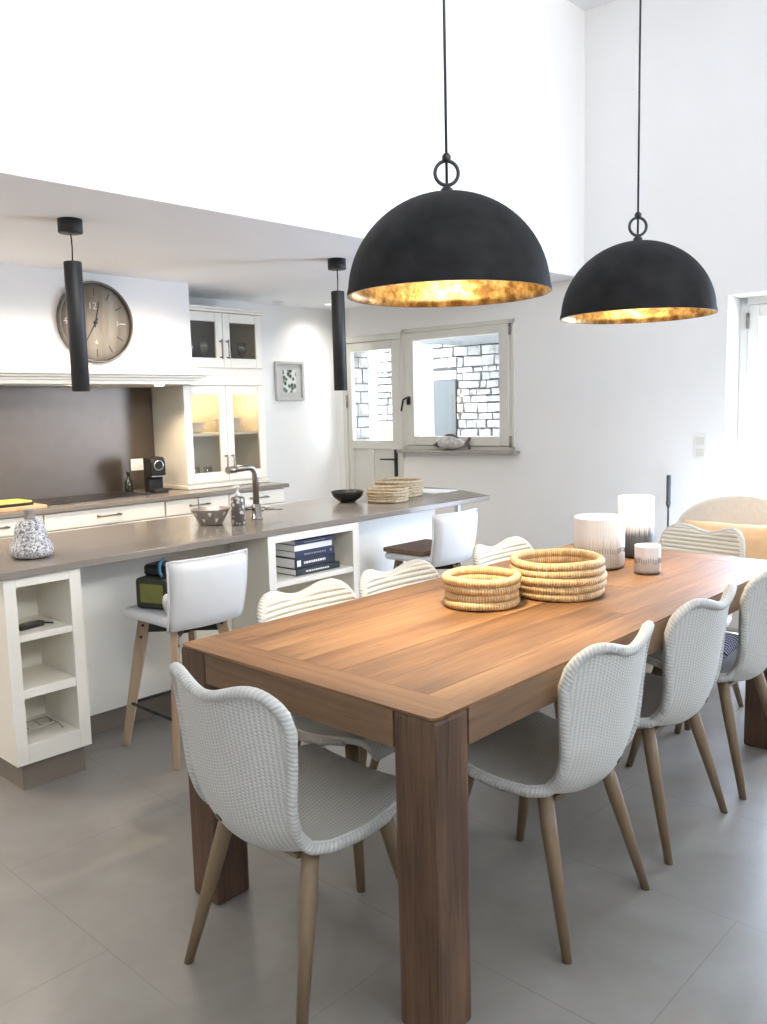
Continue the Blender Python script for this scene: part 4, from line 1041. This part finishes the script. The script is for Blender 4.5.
# ------------------------------------------------------------------ far side of the room
sw = thing('light_switch', 'white double light switch on the wall left of the french window', 'switch'); sw.matrix_world = Matrix.Translation(onwall(3.28, -.001, 1.133)) @ Matrix.Rotation(W, 4, 'Z')
MB().prism(rnd((-.043, -.082), (.043, .082), .006), -.010, 0, axis='y').build('cover_plate', 'plastic', sw, bevel=.002)
for z in (-.038, .038): MB().prism(rnd((-.026, z - .026), (.026, z + .026), .005), -.014, -.0102, axis='y').build('rocker', 'joinery', sw, bevel=.001)
pl = thing('floor_pole', 'slim dark grey pole standing upright against the white wall behind the table', 'pole', onwall(3.105, -.10, 0))
MB().lathe([(.07, 0), (.07, .012), (.02, .018), (.001, .018)], (0, 0, 0), 28).build('foot', 'polegrey', pl)
MB().lathe([(.007, .0185), (.007, .74)], (0, 0, 0), 14).build('stem', 'polegrey', pl)
MB().lathe([(.008, .725), (.017, .76), (.014, .775), (.0145, .94), (.012, .946), (.001, .946)], (0, 0, 0), 18).build('grip', 'polegrey', pl)
fs = thing('fish_ornament', 'grey white wooden fish standing on the window sill', 'ornament'); fs.matrix_world = Matrix.Translation(onwall(1.30, -.055, WB + .0035)) @ Matrix.Rotation(W, 4, 'Z')
mb = MB()
def fishring(x, r, zc): return (x, r, zc)
pr = [(-.165, .008, .052), (-.15, .022, .055), (-.11, .043, .058), (-.05, .055, .060), (.02, .052, .060), (.08, .036, .056), (.12, .018, .052), (.135, .010, .052)]
rings = [[mb.bm.verts.new((x, r * .55 * math.cos(2 * PI * k / 20), zc + r * math.sin(2 * PI * k / 20))) for k in range(20)] for x, r, zc in pr]
for a, b in zip(rings, rings[1:]):
    for k in range(20): f = mb.bm.faces.new((a[k], a[(k + 1) % 20], b[(k + 1) % 20], b[k])); f.smooth = True
mb.bm.faces.new(rings[0]); mb.bm.faces.new(rings[-1][::-1]); mb.build('body', 'fish', fs)
MB().prism([(-.07, .105), (-.045, .128), (.01, .132), (.06, .112), (.085, .088), (.02, .108)], -.006, .006, axis='y').build('dorsal_fin', 'fishdark', fs, bevel=.002)
MB().prism([(.128, .052), (.175, .105), (.19, .10), (.172, .055), (.19, .012), (.17, .004)], -.006, .006, axis='y').build('tail_fin', 'fishdark', fs, bevel=.002)
mb = MB(); mb.lathe([(.052, -.0), (.055, .004), (.001, .008)], (-.02, 0, 0), 20); mb.prism([(-.168, .04), (-.12, .07), (-.128, .04), (-.118, .02)], -.030, .030, axis='y'); mb.build('head_and_base', 'fishdark', fs, bevel=.002)
# armchair with rounded back
ac = thing('armchair', 'pale round-backed armchair between the table end and the french window', 'armchair', (4.58, 1.74, 0))
def arch(r, zc, n=28): return [(-r, .12)] + [(-r * math.cos(PI * k / n), zc + r * .62 * math.sin(PI * k / n)) for k in range(n + 1)] + [(r, .12)]
MB().prism(arch(.40, .66), .20, .29, axis='x').build('backrest', 'palefab', ac, bevel=.02)
MB().prism(rnd((-.34, -.38), (.195, .38), .1, 6), .26, .44).build('seat', 'palefab', ac, bevel=.03)
for s in (-1, 1): MB().prism([(-.32, .30), (.19, .30), (.19, .64), (.05, .6), (-.28, .56), (-.32, .5)], s * .42 - .03, s * .42 + .03, axis='y').build('armrest', 'palefab', ac, bevel=.015)
for sx, sy in ((-.27, -.32), (-.27, .32), (.22, -.32), (.22, .32)): MB().lathe([(.012, 0), (.02, .255)], (sx, sy, 0), 14).build('leg', 'oak', ac)
cu = pillow('peach_cushion', .60, .36, .16, 'peach'); cu.rotation_euler = (math.radians(-14), 0, PI / 2); cu.location = (4.555, 1.665, .615); tag(cu, 'peach linen cushion leaning on the round armchair back', 'cushion')

# ------------------------------------------------------------------ light
w = bpy.data.worlds.new('World'); SC.world = w; w.use_nodes = True
bgn = w.node_tree.nodes['Background']; bgn.inputs['Color'].default_value = (.86, .93, 1, 1); bgn.inputs['Strength'].default_value = 11
COOL = (.80, .88, 1.0); NEUT = (1, .985, .96); WARM = (1, .74, .46)
# french window daylight, and an added narrow-spread fill that brightens the upper wall
p = onwall((F0 + F1) / 2, -.02, 1.05); a1 = light('french_window_daylight', 'AREA', p, 165, (.54, .70, 1.0), shape='RECTANGLE', size=1.8, size_y=1.95); aim(a1, p - Vector((1, .06, .0)))
a2 = light('upper_wall_fill_light', 'AREA', (1.45, -2.45, 3.37), 50, (1, .935, .84), shape='RECTANGLE', size=5.4, size_y=.72, spread=math.radians(69)); aim(a2, (1.5, 3.2, 3.45))
for x in (2.0, 2.62, 3.20):
    s = light('hood_spot_light', 'SPOT', (x, 5.04, 1.60), 13, WARM, spot_size=math.radians(120), spot_blend=.7, shadow_soft_size=.03); s.rotation_euler = (math.radians(-12) * -1, 0, 0)
for x, y in ((5.01, 5.27),):
    s = light('ceiling_spot_light', 'SPOT', (x, y, CZ - .02), 11, (1, .95, .88), spot_size=math.radians(130), spot_blend=.9, shadow_soft_size=.03); s.rotation_euler = (math.radians(14), 0, 0)
for x, y in ((.6, 4.15), (1.6, 4.15), (2.9, 4.25), (-.6, 4.4)):  # unseen warm fill spots added to brighten the kitchen
    s = light('kitchen_fill_light', 'SPOT', (x, y, CZ - .02), 128, (1, .86, .70), spot_size=math.radians(150), spot_blend=.7, shadow_soft_size=.2); s.rotation_euler = (math.radians(13), 0, 0)
light('cabinet_light', 'POINT', (3.70, 5.30, 1.56), 2.2, WARM, shadow_soft_size=.02)
light('cabinet_light', 'POINT', (4.0, 5.30, 1.56), 2.2, WARM, shadow_soft_size=.02)
for x, y in ((1.943, 3.712), (3.59, 3.69)):
    s = light('tube_spot_light', 'SPOT', (x, y, CZ - .775), 3, WARM, spot_size=math.radians(80), spot_blend=.6, shadow_soft_size=.03)
vs_ = SC.view_settings; vs_.view_transform = 'Standard'; vs_.look = 'None'; vs_.exposure = 0.02; vs_.gamma = 1; vs_.use_curve_mapping = False
SC.cycles.use_denoising = True; SC.cycles.max_bounces = 10; SC.cycles.diffuse_bounces = 6; SC.cycles.transparent_max_bounces = 12
SC.cycles.sample_clamp_indirect = 6; SC.cycles.caustics_reflective = False; SC.cycles.caustics_refractive = False
